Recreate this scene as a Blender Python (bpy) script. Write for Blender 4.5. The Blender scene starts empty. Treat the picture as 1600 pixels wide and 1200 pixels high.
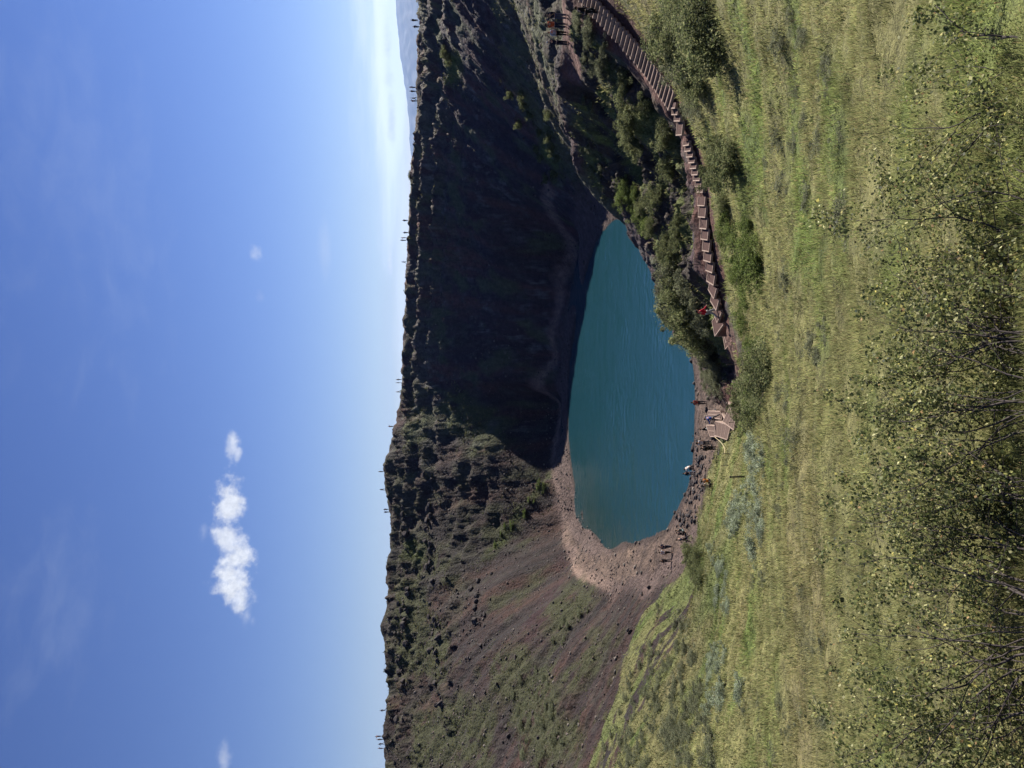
import bpy, bmesh, math, random
import numpy as np
from mathutils import Vector, Matrix

# ------------------------------------------------------------------ camera, sky, sun
sc = bpy.context.scene
COL = sc.collection
R = math.radians
H = 33.0                 # eye height above the lake
TH = R(6.9)              # looking down by
F = 1200.0               # focal length for a 1600 px long side
SUN_AZ, SUN_EL = R(48), R(33.5)     # to the right of straight ahead (+Y), above the horizon

cam_d = bpy.data.cameras.new("camera")
cam = bpy.data.objects.new("camera", cam_d); COL.objects.link(cam)
cam_d.sensor_width = 36; cam_d.lens = 36 * F / 1600; cam_d.clip_start = 0.1; cam_d.clip_end = 90000
fw = Vector((0, math.cos(TH), -math.sin(TH))); rt = Vector((1, 0, 0)); up = Vector((0, math.sin(TH), math.cos(TH)))
m = Matrix((-up, rt, -fw)).transposed().to_4x4(); m.translation = (0, 0, H)   # the phone was held on its side
cam.matrix_world = m
sc.camera = cam

world = bpy.data.worlds.new("World"); sc.world = world; world.use_nodes = True
sc.view_settings.view_transform = 'Standard'; sc.view_settings.look = 'None'
sc.view_settings.exposure = 1.25; sc.view_settings.gamma = 1.0
sc.cycles.max_bounces = 6; sc.cycles.transparent_max_bounces = 6
sc.cycles.diffuse_bounces = 2; sc.cycles.glossy_bounces = 2; sc.cycles.transmission_bounces = 2

sun_d = bpy.data.lights.new("sun", 'SUN'); sun_d.energy = 4.6; sun_d.angle = R(0.53); sun_d.color = (1.0, 0.93, 0.82)
sun = bpy.data.objects.new("sun", sun_d); COL.objects.link(sun)
sdir = Vector((math.sin(SUN_AZ) * math.cos(SUN_EL), math.cos(SUN_AZ) * math.cos(SUN_EL), math.sin(SUN_EL)))
sun.rotation_euler = (-sdir).to_track_quat('-Z', 'Y').to_euler(); sun.location = (150, 200, 200)

def world_nodes():
    nt = world.node_tree; nt.nodes.clear(); L = nt.links.new
    N = lambda t, **k: (lambda n: ([setattr(n, a, b) for a, b in k.items()], n)[1])(nt.nodes.new(t))
    def M(op, a, b=None, c=None, clamp=False):
        n = N('ShaderNodeMath', operation=op, use_clamp=clamp)
        for i, v in enumerate((a, b, c)):
            if v is None: continue
            if isinstance(v, (int, float)): n.inputs[i].default_value = v
            else: L(v, n.inputs[i])
        return n.outputs[0]
    sky = N('ShaderNodeTexSky', sky_type='NISHITA', sun_disc=False, sun_elevation=SUN_EL, sun_rotation=SUN_AZ,
            altitude=60, air_density=1.0, dust_density=0.0, ozone_density=3.0)
    hsv = N('ShaderNodeHueSaturation'); hsv.inputs['Saturation'].default_value = 1.14; hsv.inputs['Value'].default_value = .72
    hsv.inputs['Hue'].default_value = 0.512
    L(sky.outputs[0], hsv.inputs['Color'])
    tint = N('ShaderNodeMix', data_type='RGBA', blend_type='MULTIPLY'); tint.inputs[0].default_value = 1; L(hsv.outputs[0], tint.inputs[6]); tint.inputs[7].default_value = (.96, .93, 1.14, 1); hsv = tint
    tc = N('ShaderNodeTexCoord'); sep = N('ShaderNodeSeparateXYZ'); L(tc.outputs['Generated'], sep.inputs[0])
    X, Y, Z = sep.outputs
    az = M('ARCTAN2', X, Y)
    el = M('ARCSINE', Z)
    def noise(scale, detail, rough, stretch=(1, 1, 1), dist=0.0):
        mp = N('ShaderNodeMapping'); mp.inputs['Scale'].default_value = stretch; L(tc.outputs['Generated'], mp.inputs[0])
        t = N('ShaderNodeTexNoise'); t.inputs['Scale'].default_value = scale; t.inputs['Detail'].default_value = detail
        t.inputs['Roughness'].default_value = rough; t.inputs['Distortion'].default_value = dist
        L(mp.outputs[0], t.inputs['Vector']); return t.outputs[0]
    nf = noise(42, 8, 0.62); nfine = noise(150, 6, 0.65)
    nst = noise(9, 6, 0.6, (1, 1, 7), 0.3)
    nmid = noise(16, 6, 0.6, (1, 1, 2.5), 0.5)
    def blob(u, v, wu, wv, gain, soft, nn, namp):
        s, t = (u - 600) / F, (v - 800) / F
        d = (rt * s - up * t + fw).normalized()
        a0, e0 = math.atan2(d.x, d.y), math.asin(d.z)
        k = 1 / (1 + s * s + t * t) ** 0.5 / F
        da = M('DIVIDE', M('SUBTRACT', az, a0), wu * k / math.cos(e0)); de = M('DIVIDE', M('SUBTRACT', el, e0), wv * k)
        e = M('SQRT', M('ADD', M('MULTIPLY', da, da), M('MULTIPLY', de, de)))
        x = M('ADD', M('SUBTRACT', 1.0, e), M('MULTIPLY', M('SUBTRACT', nn, 0.5), namp))
        x = M('DIVIDE', x, soft, clamp=True)
        x = M('MULTIPLY', x, M('MULTIPLY', x, M('SUBTRACT', 3.0, M('MULTIPLY', x, 2.0))))
        return M('MULTIPLY', x, gain)
    bank = blob(1210, 610, 400, 36, 1.0, .45, nst, .55)
    puffs = [blob(300, 366, 60, 34, 1.0, .8, nf, 2.4), blob(266, 376, 34, 24, .9, .9, nf, 2.4), blob(355, 356, 40, 26, .9, .8, nf, 2.4), blob(410, 356, 52, 26, .95, .75, nf, 2.4),
             blob(512, 364, 27, 13, .8, 1.0, nf, 2.4), blob(492, 372, 14, 8, .6, 1.0, nf, 2.2),
             blob(20, 350, 40, 12, .4, 1.2, nf, 2.8), blob(803, 398, 17, 11, .4, 1.3, nf, 2.8), blob(365, 318, 26, 8, .2, 1.3, nf, 2.8),
             blob(735, 408, 12, 8, .16, 1.3, nf, 2.8), blob(240, 386, 20, 10, .4, 1.3, nf, 2.6), blob(230, 395, 10, 6, .2, 1.3, nf, 2.6),
             blob(800, 610, 38, 6, .95, .9, nf, 1.8), blob(1010, 612, 52, 9, .95, 1.0, nf, 2.2), blob(1120, 607, 66, 10, .9, 1.2, nf, 2.4), blob(960, 634, 40, 5, .5, 1.2, nf, 2.0),
             blob(815, 507, 55, 12, .16, 1.5, nst, 2.4)]
    acc = puffs[0]
    for p in puffs[1:]: acc = M('MAXIMUM', acc, p)
    veil = M('MAXIMUM', blob(1150, 610, 440, 44, 1.0, .8, nst, .9), blob(1200, 570, 300, 34, .5, 1.4, nst, 1.8))
    veil = M('MAXIMUM', veil, blob(900, 630, 620, 24, .6, 1.2, nst, .8))
    veil = M('MAXIMUM', veil, blob(260, 90, 160, 110, .05, 1.5, nmid, 3.0))
    veil = M('MAXIMUM', veil, blob(900, 130, 380, 150, .045, 1.5, nmid, 3.0))
    veil = M('MAXIMUM', veil, bank)
    mix = N('ShaderNodeMix', data_type='RGBA'); L(veil, mix.inputs[0]); L(hsv.outputs[2], mix.inputs[6]); mix.inputs[7].default_value = (8.8, 9.6, 10.2, 1)
    sh = M('ADD', M('MULTIPLY', nfine, 5), 5.0)     # uneven cloud brightness
    comb = N('ShaderNodeCombineColor'); L(M('MULTIPLY', sh, .93), comb.inputs[0]); L(M('MULTIPLY', sh, .97), comb.inputs[1]); L(M('MULTIPLY', sh, 1.06), comb.inputs[2])
    mix2 = N('ShaderNodeMix', data_type='RGBA'); L(acc, mix2.inputs[0]); L(mix.outputs[2], mix2.inputs[6]); L(comb.outputs[0], mix2.inputs[7])
    bg = N('ShaderNodeBackground'); bg.inputs['Strength'].default_value = 0.05;  L(mix2.outputs[2], bg.inputs['Color'])
    out = N('ShaderNodeOutputWorld'); L(bg.outputs[0], out.inputs[0])
world_nodes()

# ------------------------------------------------------------------ helpers
rng = np.random.default_rng(11); random.seed(5)
def tag(o, label=None, cat=None, group=None, kind=None):
    if label: o['label'] = label
    if cat: o['category'] = cat
    if group: o['group'] = group
    if kind: o['kind'] = kind
    return o
def link(name, data, parent=None, loc=None, rz=0.0):
    o = bpy.data.objects.new(name, data); COL.objects.link(o)
    if parent: o.parent = parent
    if loc is not None: o.location = loc
    if rz: o.rotation_euler.z = rz
    return o
def mesh_np(name, V, faces_flat, nper, mat=None, smooth=False, col=None, mats=None, mi=None):
    me = bpy.data.meshes.new(name); V = np.ascontiguousarray(V, np.float32)
    ff = np.ascontiguousarray(faces_flat, np.int32).ravel(); nf = len(ff) // nper
    me.vertices.add(len(V)); me.vertices.foreach_set('co', V.ravel())
    me.loops.add(len(ff)); me.loops.foreach_set('vertex_index', ff)
    me.polygons.add(nf); me.polygons.foreach_set('loop_start', np.arange(nf, dtype=np.int32) * nper)
    me.polygons.foreach_set('loop_total', np.full(nf, nper, np.int32))
    if smooth: me.polygons.foreach_set('use_smooth', np.ones(nf, bool))
    for mm in (mats or ([mat] if mat else [])): me.materials.append(mm)
    if mi is not None: me.polygons.foreach_set('material_index', np.ascontiguousarray(mi, np.int32))
    me.update(calc_edges=True)
    if col is not None:
        a = me.color_attributes.new('col', 'FLOAT_COLOR', 'POINT')
        c = np.ones((len(V), 4), np.float32); c[:, :3] = col; a.data.foreach_set('color', c.ravel())
    return me
def hash2(ix, iy, seed):
    h = (ix.astype(np.int64) * 374761393 + iy.astype(np.int64) * 668265263 + seed * 1442695041) & 0x7fffffff
    h = ((h ^ (h >> 13)) * 1274126177) & 0x7fffffff
    return (h ^ (h >> 16)) & 0xffff
def perlin(x, y, seed=0):
    ix = np.floor(x); iy = np.floor(y); fx = x - ix; fy = y - iy
    ux = fx * fx * fx * (fx * (fx * 6 - 15) + 10); uy = fy * fy * fy * (fy * (fy * 6 - 15) + 10)
    def g(dx, dy):
        a = hash2(ix + dx, iy + dy, seed) * (2 * math.pi / 65536)
        return np.cos(a) * (fx - dx) + np.sin(a) * (fy - dy)
    a = g(0, 0) * (1 - ux) + g(1, 0) * ux; b = g(0, 1) * (1 - ux) + g(1, 1) * ux
    return (a * (1 - uy) + b * uy) * 1.5
def fbm(x, y, s, octv=4, seed=0, gain=.5):
    r = 0; a = 1.0; t = 0
    for i in range(octv):
        r = r + a * perlin(x / s, y / s, seed + i * 17); t += a; a *= gain; s /= 2.03
    return r / t
def ridged(x, y, s, octv=4, seed=0):
    r = 0; a = 1.0; t = 0
    for i in range(octv):
        r = r + a * (1 - np.abs(perlin(x / s, y / s, seed + i * 31)) * 2); t += a; a *= .5; s /= 2.1
    return r / t
def ss(a, b, x):
    t = np.clip((x - a) / (b - a), 0, 1); return t * t * (3 - 2 * t)

# ------------------------------------------------------------------ terrain
cT, sT = math.cos(TH), math.sin(TH)
def P(u, v, d):           # a point d metres ahead of the viewer
    s, t = (u - 600) / F, (v - 800) / F
    k = d / (cT - t * sT); return (s * k, d, H + (-sT - t * cT) * k)
def PZ(u, v, z):          # the point of a sight line at height z
    s, t = (u - 600) / F, (v - 800) / F
    k = (z - H) / (-sT - t * cT); return (s * k, (cT - t * sT) * k, z)

SKY = [(0,603),(40,602),(80,602),(126,609),(166,603),(200,601),(226,597),(240,600),(280,608),(320,606),(340,613),(365,611),(403,609),(430,604),(455,602),
       (478,604),(503,610),(525,616),(553,622),(590,628),(610,629),(650,630),(693,633),(760,634),(800,637),(860,640),(927,643),(960,647),(1000,650),(1034,653),
       (1060,652),(1088,653),(1110,652),(1140,654),(1152,659),(1200,660)]
def rim_d(u): return float(np.interp(u, [-60, 0, 200, 400, 600, 800, 1000, 1200, 1260], [176, 180, 200, 215, 218, 208, 184, 158, 150]))
rimw = [P(u, v, rim_d(u)) for u, v in SKY]
rim_off = [(82, 132, 34), (86, 112, 35), (84, 88, 34.5), (74, 64, 33), (56, 44, 30.5), (36, 20, 31), (20, 4, 31.3), (0, -3, 31.5), (-28, -4, 33),
           (-60, 14, 35), (-84, 45, 37), (-98, 85, 38.5), (-102, 120, 39.5), (-98, 155, 40)]
ctrl = []
ctrl += rimw[::1] + rim_off
CEN = np.array((2.0, 112.0))
for p in rimw + rim_off:
    q = np.array(p[:2]) - CEN; n = q / np.linalg.norm(q)
    a = CEN + q + n * 7; ctrl.append((a[0], a[1], p[2] - .6)) if p in rimw else None
    a = CEN + q + n * 28; ctrl.append((a[0], a[1], p[2] - 6)) if p not in rim_off[6:9] else None
    a = CEN + q + n * 75; ctrl.append((a[0], a[1], 12)) if p not in rim_off[5:10] else None
ctrl += [(0, -25, 30), (-40, -40, 25), (40, -30, 25), (0, -60, 20)]
LAKE = [(857,965),(840,945),(825,935),(800,924),(770,915),(700,900),(630,890),(560,888),(500,890),(440,898),(400,910),(360,935),(344,960),(352,985),(361,1012),(372,1040),
        (395,1052),(420,1066),(450,1078),(500,1083),(550,1085),(600,1085),(640,1080),(690,1068),(740,1050),(790,1030),(830,1005),(852,985)]
lakew = [PZ(u, v, 0.0) for u, v in LAKE]
LC = np.array((0.0, 125.0))
ctrl += lakew
for (u_, v_), p in zip(LAKE, lakew):
    if (u_ > 660 and v_ > 960) or u_ < 405: continue
    q = np.array(p[:2]) - LC; a = LC + q + q / np.linalg.norm(q) * 5; ctrl.append((a[0], a[1], .75))
for p in lakew[::2]:
    q = np.array(p[:2]) - LC; a = LC + q * .8; ctrl.append((a[0], a[1], -1.7)); a = LC + q * .4; ctrl.append((a[0], a[1], -5))
UVD = [ # near slope, straight ahead
 (600,1600,3.7),(600,1500,5.1),(600,1400,7.6),(600,1300,13),(600,1245,19),(600,1200,29),(600,1175,43),(600,1160,58),
 (0,1600,3.9),(0,1500,5.4),(0,1400,8),(0,1300,13.5),(0,1200,24),(0,1100,39),(0,1000,61),(0,900,88),(0,800,114),(0,700,146),(0,640,166),
 (300,1600,3.8),(300,1500,5.2),(300,1400,7.8),(300,1300,13.5),(300,1200,28),(300,1150,44),(300,1110,62),(300,1080,84),(345,1054,94),(330,1035,98),(300,1030,100),(250,1000,98),(250,950,118),
 (100,1000,75),(200,1000,90),(200,1060,79),(200,1110,58),(100,900,101),(100,800,128),(100,700,157),(100,645,176),
 (200,900,115),(200,800,140),(200,700,169),(200,645,186),(300,900,139),(300,800,161),(300,700,182),(300,640,198),
 (400,850,172),(400,770,181),(400,700,192),(400,640,205),(500,760,188),(500,700,197),(500,640,207),
 (600,800,184),(600,740,193),(600,690,202),(600,655,210),(700,800,180),(700,740,190),(700,690,198),(700,655,206),
 (800,810,172),(800,750,182),(800,700,191),(800,665,199),(900,820,157),(900,760,168),(900,700,179),(900,665,189),
 (1000,830,137),(1000,770,151),(1000,710,165),(1000,675,175),(1100,800,122),(1100,740,134),(1100,690,153),
 (1200,780,112),(1200,730,122),(1200,690,135),(1160,850,84),(1100,860,84),(1050,875,84),(1200,840,84),(1200,820,96),(1120,830,102),(1050,850,106),(980,880,112),
 (450,1105,79),(400,1095,82),(450,1160,53),(450,1130,66),(450,1200,28),
 (500,1100,83),(550,1108,80),(530,1150,66),(575,1148,68),(620,1148,63),(668,1142,56),(710,1128,52.5),(760,1116,51),(800,1109,50.5),(850,1102,50),(900,1098,49.5),(950,1084,49),
 (1000,1068,48.5),(1040,1053,48),(1075,1028,49.5),(1110,1003,51),(1145,972,52.3),(1195,925,54),(1230,895,56),
 (900,1150,32),(900,1200,23),(900,1300,12),(900,1400,7.4),(900,1600,3.7),(1200,1600,3.6),(1200,1400,7.2),(1200,1300,11.5),(1200,1200,18),(1200,1100,27),(1200,1020,37),
 (1050,1120,36),(760,1160,42),(750,1200,25),
 # the rocky spur below the look-out
 (1200,885,60),(1150,888,61),(1115,893,63),(1050,889,68),(1000,894,75),(930,916,80),(880,946,82),(850,986,82),(780,1022,80),(730,1042,78),(680,1062,77),(640,1092,78),(610,1105,79),
 (1050,985,57),(1050,940,62),(980,1010,60),(980,960,68),(900,1045,60),(900,1000,69),(820,1065,60),(820,1035,68),(740,1095,60),(740,1070,68),(680,1118,64),(640,1130,66)]
ctrl += [P(*q) for q in UVD]
PATH = [(290,950),(330,895),(370,880),(410,874),(500,862),(580,856),(640,861),(720,868),(800,872),(860,882),(905,900)]
ctrl += [PZ(u, v, z) for (u, v), z in zip(PATH, [2.2, 2, 2, 2, 2, 2, 2, 2, 2, 3, 4])]
ctrl += [PZ(352, 1030, .5), PZ(338, 1000, .6), PZ(330, 970, .8), PZ(328, 935, 1.0), PZ(345, 912, 1.2)]
ctrl += [(26, 92, 5), (34, 98, 5), (30, 112, 1.5), (46, 110, 14), (42, 90, 15.5)]
C = np.array(ctrl, float)
keep = []
for i in range(len(C)):
    if all((C[i, 0] - C[j, 0]) ** 2 + (C[i, 1] - C[j, 1]) ** 2 > .8 for j in keep): keep.append(i)
C = C[keep]
def U(r2): return np.where(r2 > 1e-9, r2 * np.log(r2 + 1e-12), 0)
S = 50.0
XY = C[:, :2] / S; n = len(C)
K = U(((XY[:, None] - XY[None]) ** 2).sum(-1)) + np.eye(n) * 2e-4
Q = np.c_[np.ones(n), XY]
A = np.zeros((n + 3, n + 3)); A[:n, :n] = K; A[:n, n:] = Q; A[n:, :n] = Q.T
W = np.linalg.solve(A, np.r_[C[:, 2], 0, 0, 0])
GX0, GY0, GN, GM = -230, -90, 461, 431
gx, gy = np.meshgrid(GX0 + np.arange(GN), GY0 + np.arange(GM))
G = np.zeros(gx.shape)
for r0 in range(0, GM, 20):
    a = gx[r0:r0 + 20].ravel() / S; b = gy[r0:r0 + 20].ravel() / S
    k = U((a[:, None] - XY[:, 0]) ** 2 + (b[:, None] - XY[:, 1]) ** 2)
    G[r0:r0 + 20] = (k @ W[:n] + W[n] + W[n + 1] * a + W[n + 2] * b).reshape(-1, GN)
def samp(g, x, y):        # cubic sample of a 1 m grid
    fx = np.clip(x - GX0, 1, GN - 3.001); fy = np.clip(y - GY0, 1, GM - 3.001)
    ix = fx.astype(int); iy = fy.astype(int); tx = fx - ix; ty = fy - iy
    def w(t): return (-.5*t+t*t-.5*t**3, 1-2.5*t*t+1.5*t**3, .5*t+2*t*t-1.5*t**3, -.5*t*t+.5*t**3)
    wx, wy = w(tx), w(ty); r = 0
    for j in range(4):
        row = 0
        for i in range(4): row = row + wx[i] * g[iy + j - 1, ix + i - 1]
        r = r + wy[j] * row
    return r
def samp1(g, x, y):
    fx = np.clip(x - GX0, 0, GN - 1.001); fy = np.clip(y - GY0, 0, GM - 1.001)
    ix = fx.astype(int); iy = fy.astype(int); tx = fx - ix; ty = fy - iy
    return (g[iy, ix]*(1-tx)+g[iy, ix+1]*tx)*(1-ty)+(g[iy+1, ix]*(1-tx)+g[iy+1, ix+1]*tx)*ty
def dseg(px, py, poly, closed=True):
    d = np.full(px.shape, 1e9); m_ = len(poly)
    for i in range(m_ if closed else m_ - 1):
        ax, ay = poly[i][0], poly[i][1]; bx, by = poly[(i + 1) % m_][0], poly[(i + 1) % m_][1]
        vx, vy = bx - ax, by - ay; t = np.clip(((px - ax) * vx + (py - ay) * vy) / (vx * vx + vy * vy + 1e-9), 0, 1)
        d = np.minimum(d, np.hypot(px - ax - t * vx, py - ay - t * vy))
    return d
def inside(px, py, poly):
    r = np.zeros(px.shape, bool); m_ = len(poly)
    for i in range(m_):
        ax, ay = poly[i][0], poly[i][1]; bx, by = poly[(i + 1) % m_][0], poly[(i + 1) % m_][1]
        c = ((ay > py) != (by > py)) & (px < (bx - ax) * (py - ay) / (by - ay + 1e-12) + ax); r ^= c
    return r
def sdf(poly):            # positive inside
    d = dseg(gx, gy, poly); return np.where(inside(gx, gy, poly), d, -d)
rim_poly = rimw + rim_off
G_RIM = sdf(rim_poly)
G_LAKE = sdf(lakew)
def base_h(x, y): return samp(G, x, y)
def ray(u, v, dmin=3, dmax=260, h=None):
    h = h or base_h
    d = dmin * (dmax / dmin) ** (np.arange(1500) / 1499.0)
    s, t = (u - 600) / F, (v - 800) / F; k = d / (cT - t * sT)
    x = s * k; z = H + (-sT - t * cT) * k; g = h(x, d)
    hit = np.nonzero(z < g)[0]
    i = hit[0] if len(hit) else 1499
    return (float(x[i]), float(d[i]), float(g[i]))
def rayp(pts, **k): return [ray(u, v, **k) for u, v in pts]
# regions, as outlines on the ground
near_front = rayp([(-60,915),(0,925),(60,940),(120,965),(200,985),(250,1010),(300,1062),(345,1085),(400,1093),(430,1107),(470,1112),(510,1126),(540,1152),(640,1160),(690,1146),(760,1136),(850,1120),(900,1112),(950,1095),(1000,1080),(1040,1068),(1080,1040),(1120,1010),(1160,975),(1200,940)])
G_GRASS = sdf(near_front + [(60, 40, 0), (60, -80, 0), (-150, -80, 0), (-90, 45, 0)])
spur = rayp([(1200,884),(1130,892),(1050,893),(1000,898),(930,920),(880,950),(850,990),(780,1026),(730,1046),(680,1066),(640,1096),(600,1108),(600,1135),(640,1142),(680,1135),(740,1108),(820,1088),(900,1084),(960,1060),(1020,1030),(1080,985),(1140,940),(1200,900)])
G_SPUR = sdf(spur)
def stroke(pts): return dseg(gx, gy, rayp(pts), closed=False)
STAIR_UVD = [(1235,888,55.5),(1195,925,54),(1145,972,52.3),(1110,1003,51),(1075,1028,49.5),(1040,1053,48),(1000,1068,48.5),(950,1084,49),(900,1098,49.5),(850,1102,50),(800,1109,50.5),(760,1116,51),(710,1128,52.5),(668,1142,56),(620,1148,63),(575,1148,68)]
STAIR_W = [P(*q) for q in STAIR_UVD]
G_STAIR = dseg(gx, gy, STAIR_W, closed=False)
def bed():                # the ground is levelled under the steps
    zs = np.zeros(gx.shape); best = np.full(gx.shape, 1e9)
    for a, b in zip(STAIR_W[:-1], STAIR_W[1:]):
        vx, vy = b[0] - a[0], b[1] - a[1]; t = np.clip(((gx - a[0]) * vx + (gy - a[1]) * vy) / (vx * vx + vy * vy), 0, 1); d = np.hypot(gx - a[0] - t * vx, gy - a[1] - t * vy)
        k = d < best; best[k] = d[k]; zs[k] = (a[2] + (b[2] - a[2]) * t)[k]
    w = ss(3.6, 1.3, best); G[:] = G * (1 - w) + (zs - .06) * w
bed()
LOOK = [P(1260,880,59), P(1200,885,60), P(1160,888,61), P(1120,892,62.5), P(1095,893,64)]
G_LOOK = dseg(gx, gy, LOOK, closed=False)
G_PATH = dseg(gx, gy, [PZ(u, v, 2.2) for u, v in [(285,955),(300,925),(330,895),(370,880),(410,874),(500,862),(580,856),(640,861),(720,868),(800,872),(860,882),(905,900)]], closed=False)
SHOREP = [PZ(600,1100,1.2), PZ(540,1108,1.5), PZ(480,1105,1.2), PZ(430,1090,1.2), PZ(385,1065,1), PZ(340,1040,1), PZ(315,1010,1.5), PZ(300,975,2), PZ(290,945,2.5)]
G_SHORE = dseg(gx, gy, SHOREP, closed=False)
# flatten the stair line
hs = np.interp
def stair_param():
    pts = np.array(STAIR_W); seg = np.r_[0, np.cumsum(np.linalg.norm(np.diff(pts[:, :2], axis=0), axis=1))]
    return pts, seg

def detail(x, y, fine=True, out=None):
    rim = samp1(G_RIM, x, y); lk = samp1(G_LAKE, x, y); gr = samp1(G_GRASS, x, y); sp = samp1(G_SPUR, x, y)
    st = np.minimum(samp1(G_STAIR, x, y), samp1(G_LOOK, x, y)); pa = np.minimum(samp1(G_PATH, x, y), samp1(G_SHORE, x, y))
    th = np.arctan2(x - CEN[0], y - CEN[1])
    # coordinates running down and around the wall, so that ribs and runnels follow the slope
    rad = np.hypot(x - CEN[0], y - CEN[1]); au = th * 70
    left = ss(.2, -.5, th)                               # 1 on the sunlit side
    wall = ss(3, 8, rim) * ss(-4, -14, lk) * ss(2, -4, gr)
    inw = ss(-1, 2, rim)
    n1 = fbm(x, y, 14, 3, 3); n2 = fbm(au, rad, 9, 3, 9)
    band = inw * ss(24 + 16 * n1 + 4 * left, 7 + 10 * n1, rim) * ss(2, -4, gr) * ss(.3, .6, np.clip((y - 30) / 90, 0, 1))
    n3 = fbm(x, y, 40, 2, 77)
    band2 = left * ss(.08, .28, fbm(au, rad * 1.8, 22, 3, 21) + .1) * wall * ss(44, 24, rim) * .8
    rock = np.clip(np.maximum(band, band2), 0, 1)
    zb = samp(G, x, y)
    # ledges
    stp = 3.3; q = (zb + 5 * n3 + 1.6 * n2) / stp; fr = q - np.floor(q)
    led = (np.floor(q) + ss(.42, .72, fr) - q) * stp
    dz = rock * led * (.72 + .2 * (1 - left))
    rr = ridged(x + 2 * n1, y, 5.5, 5 if fine else 3, 5) - .45
    dz += rock * rr * 2.0 * ss(0, 5, rim + 1.0)
    gul = 1 - np.abs(fbm(au * 1.0, rad * .16, 7.5, 3, 41)) * 3.2
    dz += wall * (1 - .6 * rock) * np.clip(gul, -1, 1) * -.55 * ss(4, 12, rim)
    dz += wall * (fbm(x, y, 6, 4, 61, .55)) * .7 + (1 - wall) * fbm(x, y, 9, 3, 67) * .35 * ss(.8, 3, pa) * ss(0.8, 3, st) * ss(0, -5, lk) * ss(2, 9, np.hypot(x, y))
    # spur: rocky camera-facing side
    spr = ss(-1.5, 1.5, sp) * ss(.8, 2.4, st)
    dz += spr * (ridged(x, y, 4.2, 4, 88) - .5) * 1.5
    crest = np.exp(-(samp1(G_CREST, x, y) / 1.8) ** 2); dz += crest * 1.0
    hump = np.exp(-(np.hypot((x + 0), (y - 0)) / 3) ** 2)
    # knolls outlining the skyline
    edge = np.exp(-(rim / 3.0) ** 2)
    dz += edge * (np.abs(fbm(x, y, 5, 4, 91)) * 1.7 - .3)
    dz += ss(-3, -12, rim) * fbm(x, y, 25, 4, 95) * 2.0
    pass
    dz -= ss(-.5, 1.5, lk) * .2
    if fine:
        grs = ss(-1, 1, gr)
        dz += grs * (fbm(x, y, 1.6, 4, 101) * .16 + np.clip(fbm(x, y, 3.5, 2, 103), 0, 1) * .35) * ss(3, 12, np.hypot(x, y))
        w = wall * (1 - grs)
        dz += w * fbm(x, y, 1.7, 4, 111, .7) * .42 + w * rock * ridged(x, y, 1.7, 3, 113) * .35
        dz += spr * fbm(x, y, 1.1, 3, 119, .6) * .5
        dz += (1 - grs) * fbm(x, y, .8, 2, 121) * .08
    dz = dz * ss(.3, 3.2, samp1(G_PATH, x, y)) * ss(9, -9, lk) * (1 - .8 * ss(-7, -1, lk) * ss(3, 5, rim) * ss(20, 60, y))
    dz = dz * ss(.5, 2.2, st) - .05 * ss(1.3, .7, st)
    if out is not None:
        out.update(rim=rim, lk=lk, gr=gr, sp=sp, st=st, pa=pa, rock=rock, wall=wall, th=th, rad=rad, au=au, left=left, n1=n1, n2=n2, zb=zb)
    return dz
CREST = [P(*q) for q in [(1115,893,63),(1050,889,68),(1000,894,75),(930,916,80),(880,946,82),(850,986,82),(780,1022,80),(730,1042,78),(680,1062,77)]]
G_CREST = dseg(gx, gy, CREST, closed=False)
def height(x, y, fine=True):
    x = np.atleast_1d(np.asarray(x, float)); y = np.atleast_1d(np.asarray(y, float))
    return samp(G, x, y) + detail(x, y, fine)
def hz(x, y): return float(height(x, y)[0])
def on(u, v, **k): return ray(u, v, h=height, **k)

# patches of plant cover and bare ground on the walls: outline, kind
def patch(pts, soft=0): return sdf(rayp(pts))
GREEN1 = [ # dull moss green
 [(0,640),(0,760),(90,775),(110,720),(90,660),(60,640)],
 [(20,820),(0,905),(60,900),(150,860),(190,800),(185,765),(120,775),(60,800)],
 [(180,860),(230,900),(262,925),(300,915),(262,870),(210,855)],
 [(100,880),(160,935),(200,925),(150,870)],
 [(140,620),(140,700),(200,690),(260,670),(300,640),(280,622)],
 [(520,700),(500,740),(500,780),(540,785),(560,740),(590,712),(590,690),(560,685)],
 [(300,640),(300,700),(330,690),(350,640)],
 [(500,640),(505,660),(560,665),(590,640),(585,634),(540,634)]]
GREEN2 = [ # fresher green
 [(450,850),(462,862),(440,858),(400,815),(372,800),(340,775),(330,762),(345,762),(372,785),(410,808),(440,835)],
 [(360,630),(340,660),(320,665),(330,636)],
 [(1065,795),(1050,812),(960,840),(915,880),(925,888),(955,885),(1000,860),(1050,835)],
 [(1060,700),(1100,718),(1118,716),(1110,700),(1090,695)]]
G_G1 = np.max([patch(p) for p in GREEN1], axis=0)
G_G2 = np.max([patch(p) for p in GREEN2], axis=0)
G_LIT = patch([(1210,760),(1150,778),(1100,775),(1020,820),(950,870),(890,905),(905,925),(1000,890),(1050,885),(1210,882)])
G_PINK = patch([(385,885),(350,900),(330,930),(338,965),(350,1010),(380,1055),(420,1075),(455,1088),(510,1090),(560,1092),(600,1090),(602,1106),(560,1126),(520,1130),(470,1108),(430,1100),(380,1085),(345,1062),(318,1035),(300,1000),(288,965),(300,930),(325,900),(355,880)])
G_REDS = patch([(90,790),(150,830),(240,860),(330,900),(330,880),(250,835),(180,790),(140,760)])
G_DECKP = patch([(700,1128),(640,1142),(610,1142),(575,1146),(545,1140),(530,1152),(560,1160),(640,1158),(680,1150)])
G_DARKS = patch([(0,905),(60,925),(130,960),(220,985),(290,960),(270,925),(200,945),(130,925),(60,890)])

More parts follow.
